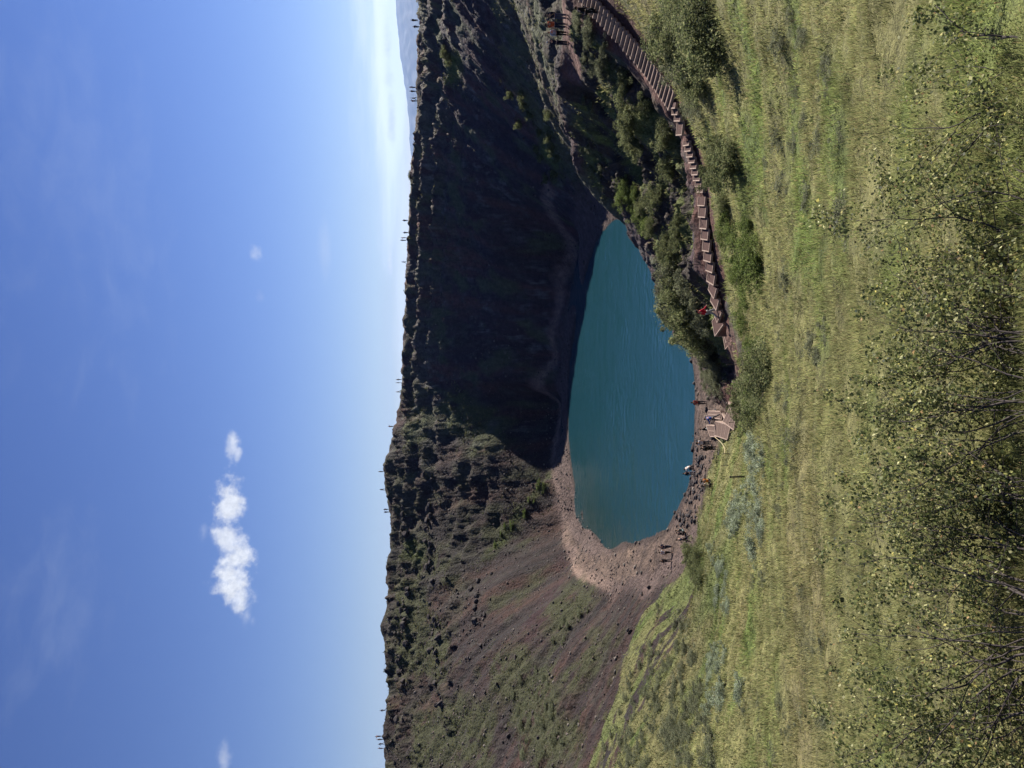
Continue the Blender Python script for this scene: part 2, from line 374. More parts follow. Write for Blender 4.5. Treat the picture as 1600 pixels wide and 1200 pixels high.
def build_terrain():
    ang = np.r_[np.linspace(-math.pi, -R(60), 60, endpoint=False), np.linspace(-R(60), -R(31), 60, endpoint=False), np.linspace(-R(31), R(31), 1080, endpoint=False),
                np.linspace(R(31), R(60), 80, endpoint=False), np.linspace(R(60), math.pi, 60, endpoint=False)]
    r = 1.0 * (280.0) ** (np.arange(1380) / 1379.0)
    r = np.r_[0.05, 0.5, r]
    A_, Rr = np.meshgrid(ang, r); x = Rr * np.sin(A_); y = Rr * np.cos(A_)
    sh = x.shape; x = x.ravel(); y = y.ravel()
    o = {}; z = np.zeros(x.shape); cols = np.zeros((len(x), 3), np.float32)
    keys = None
    CH = 200000
    for i in range(0, len(x), CH):
        xs, ys = x[i:i+CH], y[i:i+CH]; o = {}
        zz = samp(G, xs, ys) + detail(xs, ys, True, o)
        far = ss(225, 275, np.hypot(xs, ys)) ; zz = zz * (1 - far) + far * (4.0)
        behind = ss(-50, -85, ys); zz = zz * (1 - behind) + behind * 6
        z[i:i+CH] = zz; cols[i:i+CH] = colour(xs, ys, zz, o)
    V = np.c_[x, y, z]
    nr, na = sh; ii = np.arange(nr - 1)[:, None] * na; jj = np.arange(na)[None]; j2 = (jj + 1) % na
    Fq = np.stack([ii + jj, ii + j2, ii + na + j2, ii + na + jj], -1).reshape(-1, 4)[:, ::-1]
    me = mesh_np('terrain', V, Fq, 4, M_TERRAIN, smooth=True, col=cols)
    o = link('terrain', me); tag(o, kind='structure'); return o
def gmask(x, y, gr):      # ragged upper edge of the grass; long tongues where it meets the scree on the left
    w = ss(-12, -30, x); t = x * .55 + y * .83; q = y * .55 - x * .83
    bare = ss(.02, .16, fbm(gr * 1.0, y * .2, 2.6, 4, 431, .6)) * ss(15, 8, gr) * w
    return gr + fbm(x, y, 6, 4, 411) * (5 + 3 * w) - bare * 22
def colour(x, y, z, o):
    n = len(x); mixc = lambda c, k, m_: c * (1 - m_[:, None]) + np.array(k) * m_[:, None]
    a = fbm(x, y, 11, 4, 201); b = fbm(x, y, 2.6, 3, 203); c3 = fbm(o['au'], o['rad'] * .14, 5.0, 4, 205); wob = a * 4 + b * 1.6
    left = o['left']
    c = np.tile(np.array([[.060, .041, .043]]), (n, 1))
    c = mixc(c, (.110, .060, .050), ss(-.1, .4, c3))                    # reddish runnels
    c = mixc(c, (.040, .034, .038), ss(0, .4, -c3) * .8)
    c = mixc(c, (.075, .036, .045), ss(-2, 3, samp1(G_REDS, x, y) + wob) * .8)
    c = mixc(c, (.085, .078, .070), ss(.05, .35, fbm(x, y, 3.2, 4, 207, .7)) * .7)   # stony ground
    c = mixc(c, (.095, .088, .074), o['rock'] * ss(-.3, .3, b + a) * .9)
    moss = o['rock'] * ss(-.05, .25, fbm(x, y, 4, 4, 211)) * (.45 + .15 * left)
    c = mixc(c, (.11, .118, .056), moss)
    c = mixc(c, (.095, .105, .048), ss(-2.0, 1.8, samp1(G_G1, x, y) + wob * 1.3) * ss(-.35, .1, b + .15) * .9)
    c = mixc(c, (.105, .135, .035), ss(-1.4, 1.0, samp1(G_G2, x, y) + wob * .7) * ss(-.4, 0, b + .15) * .9)
    c = mixc(c, (.092, .10, .046), o['wall'] * ss(.18, .42, fbm(x, y, 8, 4, 215) + .1 * left - .1) * left * .75)
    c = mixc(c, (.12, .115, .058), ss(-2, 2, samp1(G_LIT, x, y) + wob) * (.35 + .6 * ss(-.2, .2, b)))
    c = c * (.60 - .21 * left)[:, None] * (1 - (1 - left)[:, None] * np.array([-.45, -.50, -.70]))  # shaded side lifted and blued: skylight in the shade put into the colour
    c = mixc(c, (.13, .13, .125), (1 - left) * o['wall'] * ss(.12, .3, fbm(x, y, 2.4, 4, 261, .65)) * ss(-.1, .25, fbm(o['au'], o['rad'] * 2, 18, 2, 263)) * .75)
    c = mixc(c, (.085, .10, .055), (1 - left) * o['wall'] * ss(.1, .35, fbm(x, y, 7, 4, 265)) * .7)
    # outer plain and rim top
    out = ss(0, -4, o['rim']); c = mixc(c, (.07, .085, .035), out * ss(-.4, .2, a + .3)); c = mixc(c, (.10, .12, .05), out * ss(0, .4, a))
    # near slope grass
    g1 = fbm(x, y, 5, 4, 221); g2 = fbm(x, y, 14, 3, 223)
    gc = np.tile(np.array([[.17, .165, .068]]), (n, 1))
    gc = mixc(gc, (.100, .135, .036), ss(0, .4, g1)); gc = mixc(gc, (.175, .155, .075), ss(.1, .5, g2)); gc = mixc(gc, (.088, .098, .045), ss(.1, .5, -g1) * .7)
    dist = np.hypot(x, y)
    fresh = ss(42, 60, dist) * ss(-.2, .35, fbm(x + y * .6, y * .3, 8, 3, 225)); gc = mixc(gc, (.125, .165, .05), fresh * .7)
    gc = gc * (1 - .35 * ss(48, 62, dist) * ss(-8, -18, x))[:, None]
    gm = ss(-1.8, 1.2, gmask(x, y, o['gr']))
    dk = ss(-1.5, 1.5, samp1(G_DARKS, x, y) + wob * .6); dk2 = ss(.1, .3, c3) * ss(9, 2, o['gr']) * ss(-10, -25, x)
    gm = gm * (1 - np.maximum(dk * .85, dk2 * .85))
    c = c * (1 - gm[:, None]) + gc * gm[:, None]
    # spur: scrub and rock
    sp = ss(-.5, 1.5, o['sp'] + wob * .2); c = mixc(c, (.052, .043, .038), sp)
    c = mixc(c, (.105, .125, .045), sp * ss(-.05, .2, fbm(x, y, 3.5, 4, 231)))
    # bare paths
    c = mixc(c, (.24, .17, .14), ss(1.3, .3, samp1(G_PATH, x, y) + b * .6) * .75)
    pk = ss(-.8, .8, samp1(G_PINK, x, y) + b * 1.4)
    c = mixc(c, (.105, .075, .062), pk * ss(-.9, .2, b)); c = mixc(c, (.20, .142, .105), pk * ss(.1, .6, a) * .7)
    c = mixc(c, (.105, .076, .070), ss(-12, -8, o['lk'] + a * 3) * ss(6.5 - 3 * left, 2.5 - left, z) * (1 - pk) * (1 - gm) * (1 - sp) * .85)
    c = mixc(c, (.105, .052, .044), ss(2.5, 1.3, samp1(G_STAIR, x, y) + b * 1.2))
    c = mixc(c, (.155, .088, .075), ss(1.9, 1.0, samp1(G_LOOK, x, y) + b * .5))
    c = mixc(c, (.11, .065, .056), ss(-.6, .4, samp1(G_DECKP, x, y) + b))
    wet = ss(-1.6, -.3, o['lk']) * ss(.9, .1, z); c = c * (1 - .5 * wet[:, None])
    c = mixc(c, (.10, .10, .07), ss(0, 2, o['lk']) * .8)
    return np.clip(c * (1 + .3 * fbm(x, y, .9, 3, 241))[:, None], .012, .6)

# ------------------------------------------------------------------ materials
def mat_base(name):
    m_ = bpy.data.materials.new(name); m_.use_nodes = True; nt = m_.node_tree
    b = nt.nodes['Principled BSDF']; b.inputs['Specular IOR Level'].default_value = .2; b.inputs['Roughness'].default_value = .9
    return m_, nt, b
def noise_node(nt, scale, detail=4, rough=.55, coord='Object'):
    tc = nt.nodes.new('ShaderNodeTexCoord'); t = nt.nodes.new('ShaderNodeTexNoise'); t.inputs['Scale'].default_value = scale
    t.inputs['Detail'].default_value = detail; t.inputs['Roughness'].default_value = rough; nt.links.new(tc.outputs[coord], t.inputs['Vector']); return t
def ramp(nt, src, pts):
    r = nt.nodes.new('ShaderNodeValToRGB'); e = r.color_ramp.elements
    for i, (p, c) in enumerate(pts):
        if i > 1: e.new(p)
        e[i].position = p; e[i].color = (*c, 1) if len(c) == 3 else c
    nt.links.new(src, r.inputs[0]); return r.outputs[0]
def mixn(nt, a, b, f, mode='MIX'):
    n_ = nt.nodes.new('ShaderNodeMix'); n_.data_type = 'RGBA'; n_.blend_type = mode
    for i, v in ((0, f), (6, a), (7, b)):
        if isinstance(v, (float, int)): n_.inputs[i].default_value = v
        elif isinstance(v, tuple): n_.inputs[i].default_value = (*v, 1)
        else: nt.links.new(v, n_.inputs[i])
    return n_.outputs[2]
def terrain_mat():
    m_, nt, b = mat_base('terrain_ground')
    at = nt.nodes.new('ShaderNodeVertexColor'); at.layer_name = 'col'
    n1 = noise_node(nt, .9, 8, .68); n2 = noise_node(nt, 5.5, 6, .7)
    c = mixn(nt, at.outputs[0], ramp(nt, n1.outputs[0], [(.28, (.55, .55, .55)), (.72, (1.5, 1.5, 1.5))]), 1.0, 'MULTIPLY')
    c = mixn(nt, c, ramp(nt, n2.outputs[0], [(.3, (.55, .56, .6)), (.7, (1.5, 1.46, 1.4))]), .9, 'MULTIPLY')
    vo = nt.nodes.new('ShaderNodeTexVoronoi'); vo.inputs['Scale'].default_value = 1.9
    tc = nt.nodes.new('ShaderNodeTexCoord'); nt.links.new(tc.outputs['Object'], vo.inputs['Vector'])
    nt.links.new(c, b.inputs['Base Color'])
    bp = nt.nodes.new('ShaderNodeBump'); bp.inputs['Strength'].default_value = .9; bp.inputs['Distance'].default_value = .22
    nt.links.new(n2.outputs[0], bp.inputs['Height'])
    bp2 = nt.nodes.new('ShaderNodeBump'); bp2.inputs['Strength'].default_value = .5; bp2.inputs['Distance'].default_value = .5
    nt.links.new(vo.outputs['Distance'], bp2.inputs['Height']); nt.links.new(bp2.outputs[0], bp.inputs['Normal'])
    nt.links.new(bp.outputs[0], b.inputs['Normal']); return m_
def simple(name, col, rough=.85, var=.25, scale=3.0, bump=0.0, spec=.2):
    m_, nt, b = mat_base(name); b.inputs['Roughness'].default_value = rough; b.inputs['Specular IOR Level'].default_value = spec
    n_ = noise_node(nt, scale, 5, .6)
    lo = tuple(x * (1 - var) for x in col); hi = tuple(min(1, x * (1 + var)) for x in col)
    nt.links.new(ramp(nt, n_.outputs[0], [(.3, lo), (.7, hi)]), b.inputs['Base Color'])
    if bump:
        bp = nt.nodes.new('ShaderNodeBump'); bp.inputs['Distance'].default_value = bump; nt.links.new(n_.outputs[0], bp.inputs['Height']); nt.links.new(bp.outputs[0], b.inputs['Normal'])
    return m_
def leaf_mat(name, cols, trans=.35, rough=.6, spec=.3):
    m_, nt, b = mat_base(name); b.inputs['Roughness'].default_value = rough; b.inputs['Specular IOR Level'].default_value = spec
    at = nt.nodes.new('ShaderNodeVertexColor'); at.layer_name = 'col'
    nt.links.new(at.outputs[0], b.inputs['Base Color'])
    tr = nt.nodes.new('ShaderNodeBsdfTranslucent'); nt.links.new(at.outputs[0], tr.inputs[0])
    ms = nt.nodes.new('ShaderNodeMixShader'); ms.inputs[0].default_value = trans
    out = nt.nodes['Material Output']; nt.links.new(b.outputs[0], ms.inputs[1]); nt.links.new(tr.outputs[0], ms.inputs[2]); nt.links.new(ms.outputs[0], out.inputs[0]); return m_
M_TERRAIN = terrain_mat()
M_LEAF = leaf_mat('leaf', None, .45, .75, .12)
M_BARK = simple('bark', (.060, .050, .048), .9, .4, 30, .004)
M_ROCK = simple('lava_rock', (.050, .042, .041), .95, .45, 2.2, .06)
M_ROCKP = simple('pinkish_rock', (.155, .115, .098), .95, .35, 2.2, .05)
M_ROCKD = simple('dark_wet_rock', (.038, .033, .036), .8, .5, 3, .05)
def timber_mat():
    m_, nt, b = mat_base('weathered_timber'); n_ = noise_node(nt, 8, 6, .6); n2 = noise_node(nt, 1.2, 2, .5)
    c = ramp(nt, n_.outputs[0], [(.3, (.22, .155, .125)), (.7, (.43, .33, .28))]); c = mixn(nt, c, (.28, .20, .16), ramp(nt, n2.outputs[0], [(.45, (0, 0, 0)), (.65, (.6, .6, .6))]))
    nt.links.new(c, b.inputs['Base Color']); return m_
M_TIMBER = timber_mat()
M_PLANK = simple('brown_plank', (.115, .078, .065), .9, .3, 6, .004)
M_GRAVEL = simple('red_gravel', (.075, .042, .037), .95, .4, 14, .03)
M_POST = simple('dark_post', (.035, .03, .028), .6, .3, 10)
M_ROPE = simple('rope', (.45, .38, .24), .9, .2, 20)
def water_mat():
    m_, nt, b = mat_base('lake_water'); b.inputs['Roughness'].default_value = .10; b.inputs['IOR'].default_value = 1.6; b.inputs['Specular IOR Level'].default_value = .5
    n_ = noise_node(nt, .05, 3, .5)
    sx = nt.nodes.new('ShaderNodeSeparateXYZ'); tc0 = nt.nodes.new('ShaderNodeTexCoord'); nt.links.new(tc0.outputs['Object'], sx.inputs[0])
    mr = nt.nodes.new('ShaderNodeMapRange'); mr.inputs['From Min'].default_value = -28; mr.inputs['From Max'].default_value = 22; nt.links.new(sx.outputs[0], mr.inputs[0])
    ad = nt.nodes.new('ShaderNodeMath'); ad.operation = 'MULTIPLY_ADD'; nt.links.new(n_.outputs[0], ad.inputs[0]); ad.inputs[1].default_value = .5; nt.links.new(mr.outputs[0], ad.inputs[2])
    nt.links.new(ramp(nt, ad.outputs[0], [(.2, (.007, .036, .040)), (1.0, (.020, .072, .105)), (.55, (.012, .050, .068))]), b.inputs['Base Color'])
    mp = nt.nodes.new('ShaderNodeMapping'); tc = nt.nodes.new('ShaderNodeTexCoord'); nt.links.new(tc.outputs['Object'], mp.inputs[0]); mp.inputs['Rotation'].default_value = (0, 0, R(12)); mp.inputs['Scale'].default_value = (1, 2.2, 1)
    t1 = nt.nodes.new('ShaderNodeTexNoise'); t1.inputs['Scale'].default_value = 2.6; t1.inputs['Detail'].default_value = 5; t1.inputs['Roughness'].default_value = .6; nt.links.new(mp.outputs[0], t1.inputs['Vector'])
    t2 = nt.nodes.new('ShaderNodeTexNoise'); t2.inputs['Scale'].default_value = .16; t2.inputs['Detail'].default_value = 3; nt.links.new(mp.outputs[0], t2.inputs['Vector'])
    mu = nt.nodes.new('ShaderNodeMath'); mu.operation = 'MULTIPLY'; nt.links.new(t1.outputs[0], mu.inputs[0]); nt.links.new(ramp(nt, t2.outputs[0], [(.35, (.35, .35, .35)), (.65, (1, 1, 1))]), mu.inputs[1])
    bp = nt.nodes.new('ShaderNodeBump'); bp.inputs['Strength'].default_value = 1; bp.inputs['Distance'].default_value = .06; nt.links.new(mu.outputs[0], bp.inputs['Height']); nt.links.new(bp.outputs[0], b.inputs['Normal'])
    return m_
M_WATER = water_mat()

terrain = build_terrain()

# lake, outer plain, far hills
def build_lake():          # real wind ripples, a few centimetres high
    st_ = .2; xs = np.arange(-40, 42, st_); ys = np.arange(76, 184, st_); X, Y = np.meshgrid(xs, ys); ins = samp1(G_LAKE, X, Y) > -9
    calm = .25 + .75 * ss(-.25, .2, fbm(X, Y * 2.2, 26, 3, 503)) ; calm = calm * (.35 + .65 * ss(88, 104, Y))
    Z = (fbm(X * .8 + Y * .2, Y * 1.5, 1.5, 3, 501, .6) * .10 + fbm(X, Y, 4.5, 2, 505) * .05) * calm
    idx = -np.ones(X.shape, int); idx[ins] = np.arange(ins.sum()); V = np.c_[X[ins], Y[ins], Z[ins]]
    a, b, c, d = idx[:-1, :-1], idx[:-1, 1:], idx[1:, 1:], idx[1:, :-1]; k = (a >= 0) & (b >= 0) & (c >= 0) & (d >= 0)
    me = mesh_np('lake_water', V, np.stack([a[k], b[k], c[k], d[k]], -1), 4, M_WATER, smooth=True)
    tag(link('lake_water', me), kind='structure')
build_lake()
def build_plain():
    rs = np.r_[262, 276, 400, 800, 2000, 6000, 15000, 24000, 31500]; na = 180; V = []
    for i, r in enumerate(rs):
        for k in range(na):
            t = 2 * math.pi * k / na; V.append((r * math.sin(t), r * math.cos(t), 2.5 if i < 2 else -6 - 2 * math.sin(t * 5 + i)))
    q = [(i * na + k, i * na + (k + 1) % na, (i + 1) * na + (k + 1) % na, (i + 1) * na + k) for i in range(len(rs) - 1) for k in range(na)]
    me = mesh_np('plain', np.array(V), np.array(q)[:, ::-1], 4, simple('plain_heath', (.075, .09, .04), .95, .3, .01), smooth=True)
    tag(link('plain', me), kind='structure')
build_plain()
def build_hills():
    # a long mountain with patchy pale slopes, beyond the right-hand rim
    def top(u): return np.interp(u, [560, 880, 930, 965, 1000, 1040, 1070, 1100, 1140, 1170, 1200, 1260, 1400, 1600], [662, 660, 646, 640, 639, 635, 631, 626, 622, 619, 618, 616, 630, 655])
    us = np.linspace(600, 1600, 260); rows = 26; V = []; D0 = 24000
    for j in range(rows):
        f = j / (rows - 1)
        for u in us:
            D = D0 + f * 5200; x, y, z = P(u, float(top(u)), D0 + 5200); zt = z + 26 * float(perlin(np.array([u / 14.]), np.array([1.5]), 7)[0]) * min(1, max(0, (z - 60) / 200))
            X = (u - 600) / F / (cT) * D
            zz = -10 + (zt + 10) * (f ** .8) + 55 * math.sin(math.pi * f) * float(perlin(np.array([u / 22. + f]), np.array([f * 4.]), 3)[0]) * 2
            V.append((X, D, zz))
    for k, (dd, ff) in enumerate(((1500, .6), (6000, 0))):
        for i, u in enumerate(us):
            D = D0 + 5200 + dd; V.append(((u - 600) / F / cT * D, D, max(-10, V[(rows - 1) * 260 + i][2] * ff - 4)))
    rows += 2
    q = [(j * 260 + i, j * 260 + i + 1, (j + 1) * 260 + i + 1, (j + 1) * 260 + i) for j in range(rows - 1) for i in range(259)]
    m_, nt, b = mat_base('far_mountain'); n_ = noise_node(nt, .0016, 8, .65)
    nt.links.new(ramp(nt, n_.outputs[0], [(.45, (.02, .024, .03)), (.62, (.07, .07, .075))]), b.inputs['Base Color'])
    tag(link('hills', mesh_np('hills', np.array(V), np.array(q), 4, m_, smooth=True)), kind='structure')
build_hills()

# ------------------------------------------------------------------ boxes, tubes, stones
class MB:
    def __init__(s): s.v = []; s.f = []
    def box(s, c, size, ax=None, tilt=None):      # ax: horizontal direction of the local x axis
        ax = ax if ax is not None else (1, 0); n_ = math.hypot(*ax[:2]); X = Vector((ax[0] / n_, ax[1] / n_, 0)); Y = Vector((-X.y, X.x, 0)); Z = Vector((0, 0, 1))
        if tilt: X = (X + Z * tilt).normalized(); Z = X.cross(Y)
        k = len(s.v)
        for dz in (-.5, .5):
            for dx, dy in ((-.5, -.5), (.5, -.5), (.5, .5), (-.5, .5)):
                s.v.append(Vector(c) + X * dx * size[0] + Y * dy * size[1] + Z * dz * size[2])
        s.f += [[k+3,k+2,k+1,k],[k+4,k+5,k+6,k+7],[k,k+1,k+5,k+4],[k+1,k+2,k+6,k+5],[k+2,k+3,k+7,k+6],[k+3,k,k+4,k+7]]
    def tube(s, pts, rad, n=6):
        k = len(s.v); pts = [Vector(p) for p in pts]
        for i, p in enumerate(pts):
            t = (pts[min(i + 1, len(pts) - 1)] - pts[max(i - 1, 0)]).normalized(); a = t.orthogonal().normalized(); b = t.cross(a)
            r = rad[i] if hasattr(rad, '__len__') else rad
            for j in range(n): s.v.append(p + a * math.cos(2 * math.pi * j / n) * r + b * math.sin(2 * math.pi * j / n) * r)
        for i in range(len(pts) - 1):
            for j in range(n): s.f.append([k + i * n + j, k + i * n + (j + 1) % n, k + (i + 1) * n + (j + 1) % n, k + (i + 1) * n + j])
        s.f.append([k + j for j in range(n)][::-1]); s.f.append([k + (len(pts) - 1) * n + j for j in range(n)])
    def prism(s, poly, z0, z1):
        k = len(s.v); m_ = len(poly)
        for p in poly: s.v.append(Vector((p[0], p[1], (p[2] if len(p) > 2 else 0) + z0)))
        for p in poly: s.v.append(Vector((p[0], p[1], (p[2] if len(p) > 2 else 0) + z1)))
        s.f.append([k + i for i in range(m_)][::-1]); s.f.append([k + m_ + i for i in range(m_)])
        for i in range(m_): j = (i + 1) % m_; s.f.append([k + i, k + j, k + m_ + j, k + m_ + i])
    def mesh(s, name, mat, smooth=False):
        me = bpy.data.meshes.new(name); me.from_pydata([tuple(v) for v in s.v], [], s.f); me.materials.append(mat); me.update()
        if smooth: me.polygons.foreach_set('use_smooth', np.ones(len(me.polygons), bool))
        return me
    def build(s, name, mat, parent=None, smooth=False, loc=None): return link(name, s.mesh(name, mat, smooth), parent, loc)
def ico(sub):
    bm = bmesh.new(); bmesh.ops.create_icosphere(bm, subdivisions=sub, radius=1); bm.verts.ensure_lookup_table()
    V = np.array([v.co[:] for v in bm.verts]); Fc = np.array([[v.index for v in f.verts] for f in bm.faces]); bm.free(); return V, Fc
ICO1, ICO2, ICO3 = ico(1), ico(2), ico(3)
def stone_mesh(name, seed, mat, sub=2, rough=.35, squash=(1, .8, .6)):
    V, Fc = (ICO1, ICO2, ICO3)[sub - 1]; r_ = np.random.default_rng(seed); V = V.copy()
    for _ in range(7):                              # cut flat facets, as in broken lava
        n_ = r_.normal(size=3); n_ /= np.linalg.norm(n_); d = V @ n_; c = r_.uniform(.45, .85); V -= np.outer(np.maximum(d - c, 0), n_) * .9
    V += (perlin(V[:, 0] * 2.2 + seed, V[:, 1] * 2.2 + V[:, 2] * 1.7, seed)[:, None] * rough * .5) * V + r_.normal(size=V.shape) * rough * .05
    V *= np.array(squash); V[:, 2] += squash[2] * .35
    return mesh_np(name, V, Fc, 3, mat)

# ------------------------------------------------------------------ timber stairs
SU = [q[0] for q in STAIR_UVD][::-1]; SVv = [q[1] for q in STAIR_UVD][::-1]; SDd = [q[2] for q in STAIR_UVD][::-1]
def stair_at(u): return Vector(P(u, float(np.interp(u, SU, SVv)), float(np.interp(u, SU, SDd))))
def build_flight(us, width, label, front=True):
    c0 = stair_at(us[len(us) // 2]); root = link('timber_stairs', None, None, c0); tag(root, label, 'stairs')
    for i in range(len(us) - 1):
        a, b = stair_at(us[i]) , stair_at(us[i + 1]); t = Vector((b.x - a.x, b.y - a.y, 0)); ln = t.length; t.normalize(); n_ = Vector((-t.y, t.x, 0))
        w = width * random.uniform(.96, 1.04); top = (a.z + b.z) / 2 + .05 + random.uniform(-.01, .01); drop = max(.10, a.z - b.z) + .10
        mid = (a + b) / 2; o = Vector((mid.x, mid.y, top)) - c0; m1 = MB()
        m1.box(o + t * (ln / 2 - .03), (w, .075, drop), (n_.x, n_.y))                                     # riser board at the lower end
        for sgn in (-1, 1): m1.box(o + n_ * sgn * (w / 2 - .025) + Vector((0, 0, drop / 2 - .084)) - t * .035, (ln - .09, .06, .16), (t.x, t.y))
        st = m1.build('step', M_TIMBER, root)
        g = MB(); g.box(o + Vector((0, 0, drop / 2 - .045)) - t * .035, (ln - .095, w - .11, .03), (t.x, t.y)); g.box(o + Vector((0, 0, drop / 2 - .09)) - t * .035, (ln - .10, w - .12, .03), (t.x, t.y))
        gm = g.build('gravel_fill', M_GRAVEL, st)
        for q in (st, gm):
            pass
    return root
ARC = []
up_us = []
us_f = np.linspace(1232, 1041, 400); pts_f = [stair_at(u) for u in us_f]; sg = np.r_[0, np.cumsum([(pts_f[i + 1] - pts_f[i]).length for i in range(399)])]
up_us = [float(np.interp(k, sg, us_f)) for k in np.linspace(0, sg[-1], 31)]
build_flight(up_us, 1.3, 'upper flight of narrow timber steps climbing to the look-out on the right')
build_flight([1040, 1030, 1020, 1010, 988], 1.25, 'short middle flight of timber steps ending in a small landing')
build_flight([980, 972, 963, 954, 945, 936, 926, 917, 908, 899], 1.2, 'middle flight of pale timber steps half hidden by a bush')
build_flight([893, 878, 860, 842, 825, 807, 791, 775, 757, 740, 722, 705, 686], 1.35, 'lowest flight of long gravel filled timber steps, with a walker in red on it')
build_flight([681, 675, 666], 1.3, 'last two timber steps at the foot of the stairs before the gravel path')

# ------------------------------------------------------------------ wooden platforms by the shore
def platform(uv, label, nb=4, hh=.22):
    w = [Vector(on(u, v)) for u, v in uv]; c = sum(w, Vector()) / len(w); zt = max(p.z for p in w) * .5 + c.z * .5
    root = link('wooden_platform', None, None, c); tag(root, label, 'wooden platform')
    def lift(p): return Vector((p.x - c.x, p.y - c.y, zt - c.z + (p.z - c.z) * .35))
    q = [lift(p) for p in w]; A, B, Cc, D = q
    for i in range(nb):
        f0, f1 = (i + .06) / nb, (i + .94) / nb; bd = MB()
        poly = [A.lerp(D, f0).lerp(B.lerp(Cc, f0), .04), A.lerp(D, f0).lerp(B.lerp(Cc, f0), .96), A.lerp(D, f1).lerp(B.lerp(Cc, f1), .96), A.lerp(D, f1).lerp(B.lerp(Cc, f1), .04)]
        bd.prism(poly, hh - .06, hh); bd.build('plank', M_PLANK, root)
    fr = MB()
    def beam(a, b, wd=.09, h0=-.5, h1=hh + .025):
        d = (b - a); d.z = 0; n_ = Vector((-d.y, d.x, 0)).normalized() * wd / 2
        fr.prism([a - n_, b - n_, b + n_, a + n_], h0, h1)
    for a, b in ((A, B), (B, Cc), (Cc, D), (D, A)): e = (b - a).normalized() * .05; beam(a + e, b - e)
    for i in range(1, nb): f = i / nb; beam(A.lerp(D, f).lerp(B.lerp(Cc, f), .05), A.lerp(D, f).lerp(B.lerp(Cc, f), .95), .06, -.2, hh + .018)
    fr.build('frame', M_TIMBER, root); return root
platform([(542,1130),(520,1129),(513,1139),(535,1147)], 'largest wooden platform with parallel boards in the middle of the landing', 4)
platform([(564,1147),(541,1141),(528,1150),(545,1154)], 'fan shaped wooden platform at the foot of the gravel path', 4)
platform([(558,1121),(557,1132),(545,1130),(548,1117)], 'small wooden platform on the lake side of the bush', 2)
platform([(536,1117),(534,1123),(518,1126),(518,1117)], 'low wooden platform nearest the pebble shore', 2)
def beam_thing(u0, v0, u1, v1, th, label, name='timber_beam', cat='timber beam'):
    a, b = Vector(on(u0, v0)), Vector(on(u1, v1)); c = (a + b) / 2; d = b - a; m_ = MB()
    hd = math.hypot(d.x, d.y); m_.box((0, 0, th / 2 + .06), (d.length, th, th), (d.x, d.y), tilt=d.z / max(hd, .1)); m_.box((0, 0, .02), (d.length * .12, th * 1.3, th * .5), (d.x, d.y))
    o = m_.build(name, M_TIMBER, loc=c); tag(o, label, cat); return o
beam_thing(571, 1144, 563, 1152, .24, 'squared log lying where the gravel path meets the platforms')
beam_thing(605, 1148, 600, 1151, .22, 'short pale log at the edge of the gravel path')
for k, (u, v) in enumerate([(551, 1133), (548, 1135), (540, 1138)]):
    beam_thing(u + 3, v - 1, u - 2, v + 2, .20, ['upper of three pale step blocks between the platforms', 'middle of three pale step blocks between the platforms', 'lowest and longest of three pale step blocks between the platforms'][k], 'step_block', 'step block')

# posts and rope
POSTS = [(582,1135,.8,'thin dark post in the bush above the platforms'),(559,1132,.8,'thin dark post behind the small platform'),(540,1153,.8,'thin dark post on the fan shaped platform'),
         (517,1128,.8,'thin dark post holding the end of the rope'),(491,1141,.6,'thin dark post standing in the grass at the far end of the rope'),(473,1139,.7,'thin dark post alone in the grass beyond the rope'),
         (455,1165,1.0,'thick dark post standing low on the grassy slope'),(864,1092,.85,'dark post on the lake side of the stairs, topmost there'),(786,1100,.85,'dark post on the lake side halfway down the long steps'),
         (746,1145,.8,'dark post on the hill side of the long steps'),(683,1127,.8,'dark post beside the foot of the stairs'),(630,1152,.75,'dark post at the hill side of the gravel path'),(950,1065,.85,'dark post by the bush near the middle flight')]
post_loc = {}
for u, v, h_, lab in POSTS:
    p = on(u, v); m_ = MB(); r_ = .05 if h_ == 1.0 else .026; m_.tube([(0, 0, -.25), (.01, 0, h_ * .5), (0, .01, h_)], [r_, r_, r_ * .92], 8); m_.tube([(0, 0, h_ - .06), (0, 0, h_ + .015)], [r_ * 1.5, r_ * 1.3], 8)
    o = m_.build('post', M_POST, loc=p, smooth=False); tag(o, lab, 'post', 'posts along the path'); post_loc[u] = Vector(p)
a, b = post_loc[517] + Vector((0, 0, .7)), post_loc[491] + Vector((0, 0, .5)); m_ = MB()
m_.tube([a.lerp(b, t) - Vector((0, 0, math.sin(math.pi * t) * .35)) for t in np.linspace(0, 1, 14)], .028, 6)
tag(m_.build('rope', M_ROPE, smooth=True), 'pale slack rope hanging between two posts beside the platforms', 'rope')
a, b = post_loc[864] + Vector((0, 0, .7)), post_loc[786] + Vector((0, 0, .7)); m_ = MB()
m_.tube([a.lerp(b, t) - Vector((0, 0, math.sin(math.pi * t) * .3)) for t in np.linspace(0, 1, 14)], .014, 6)
tag(m_.build('rope', M_ROPE, smooth=True), 'thin rope along the lake side of the long steps', 'rope')

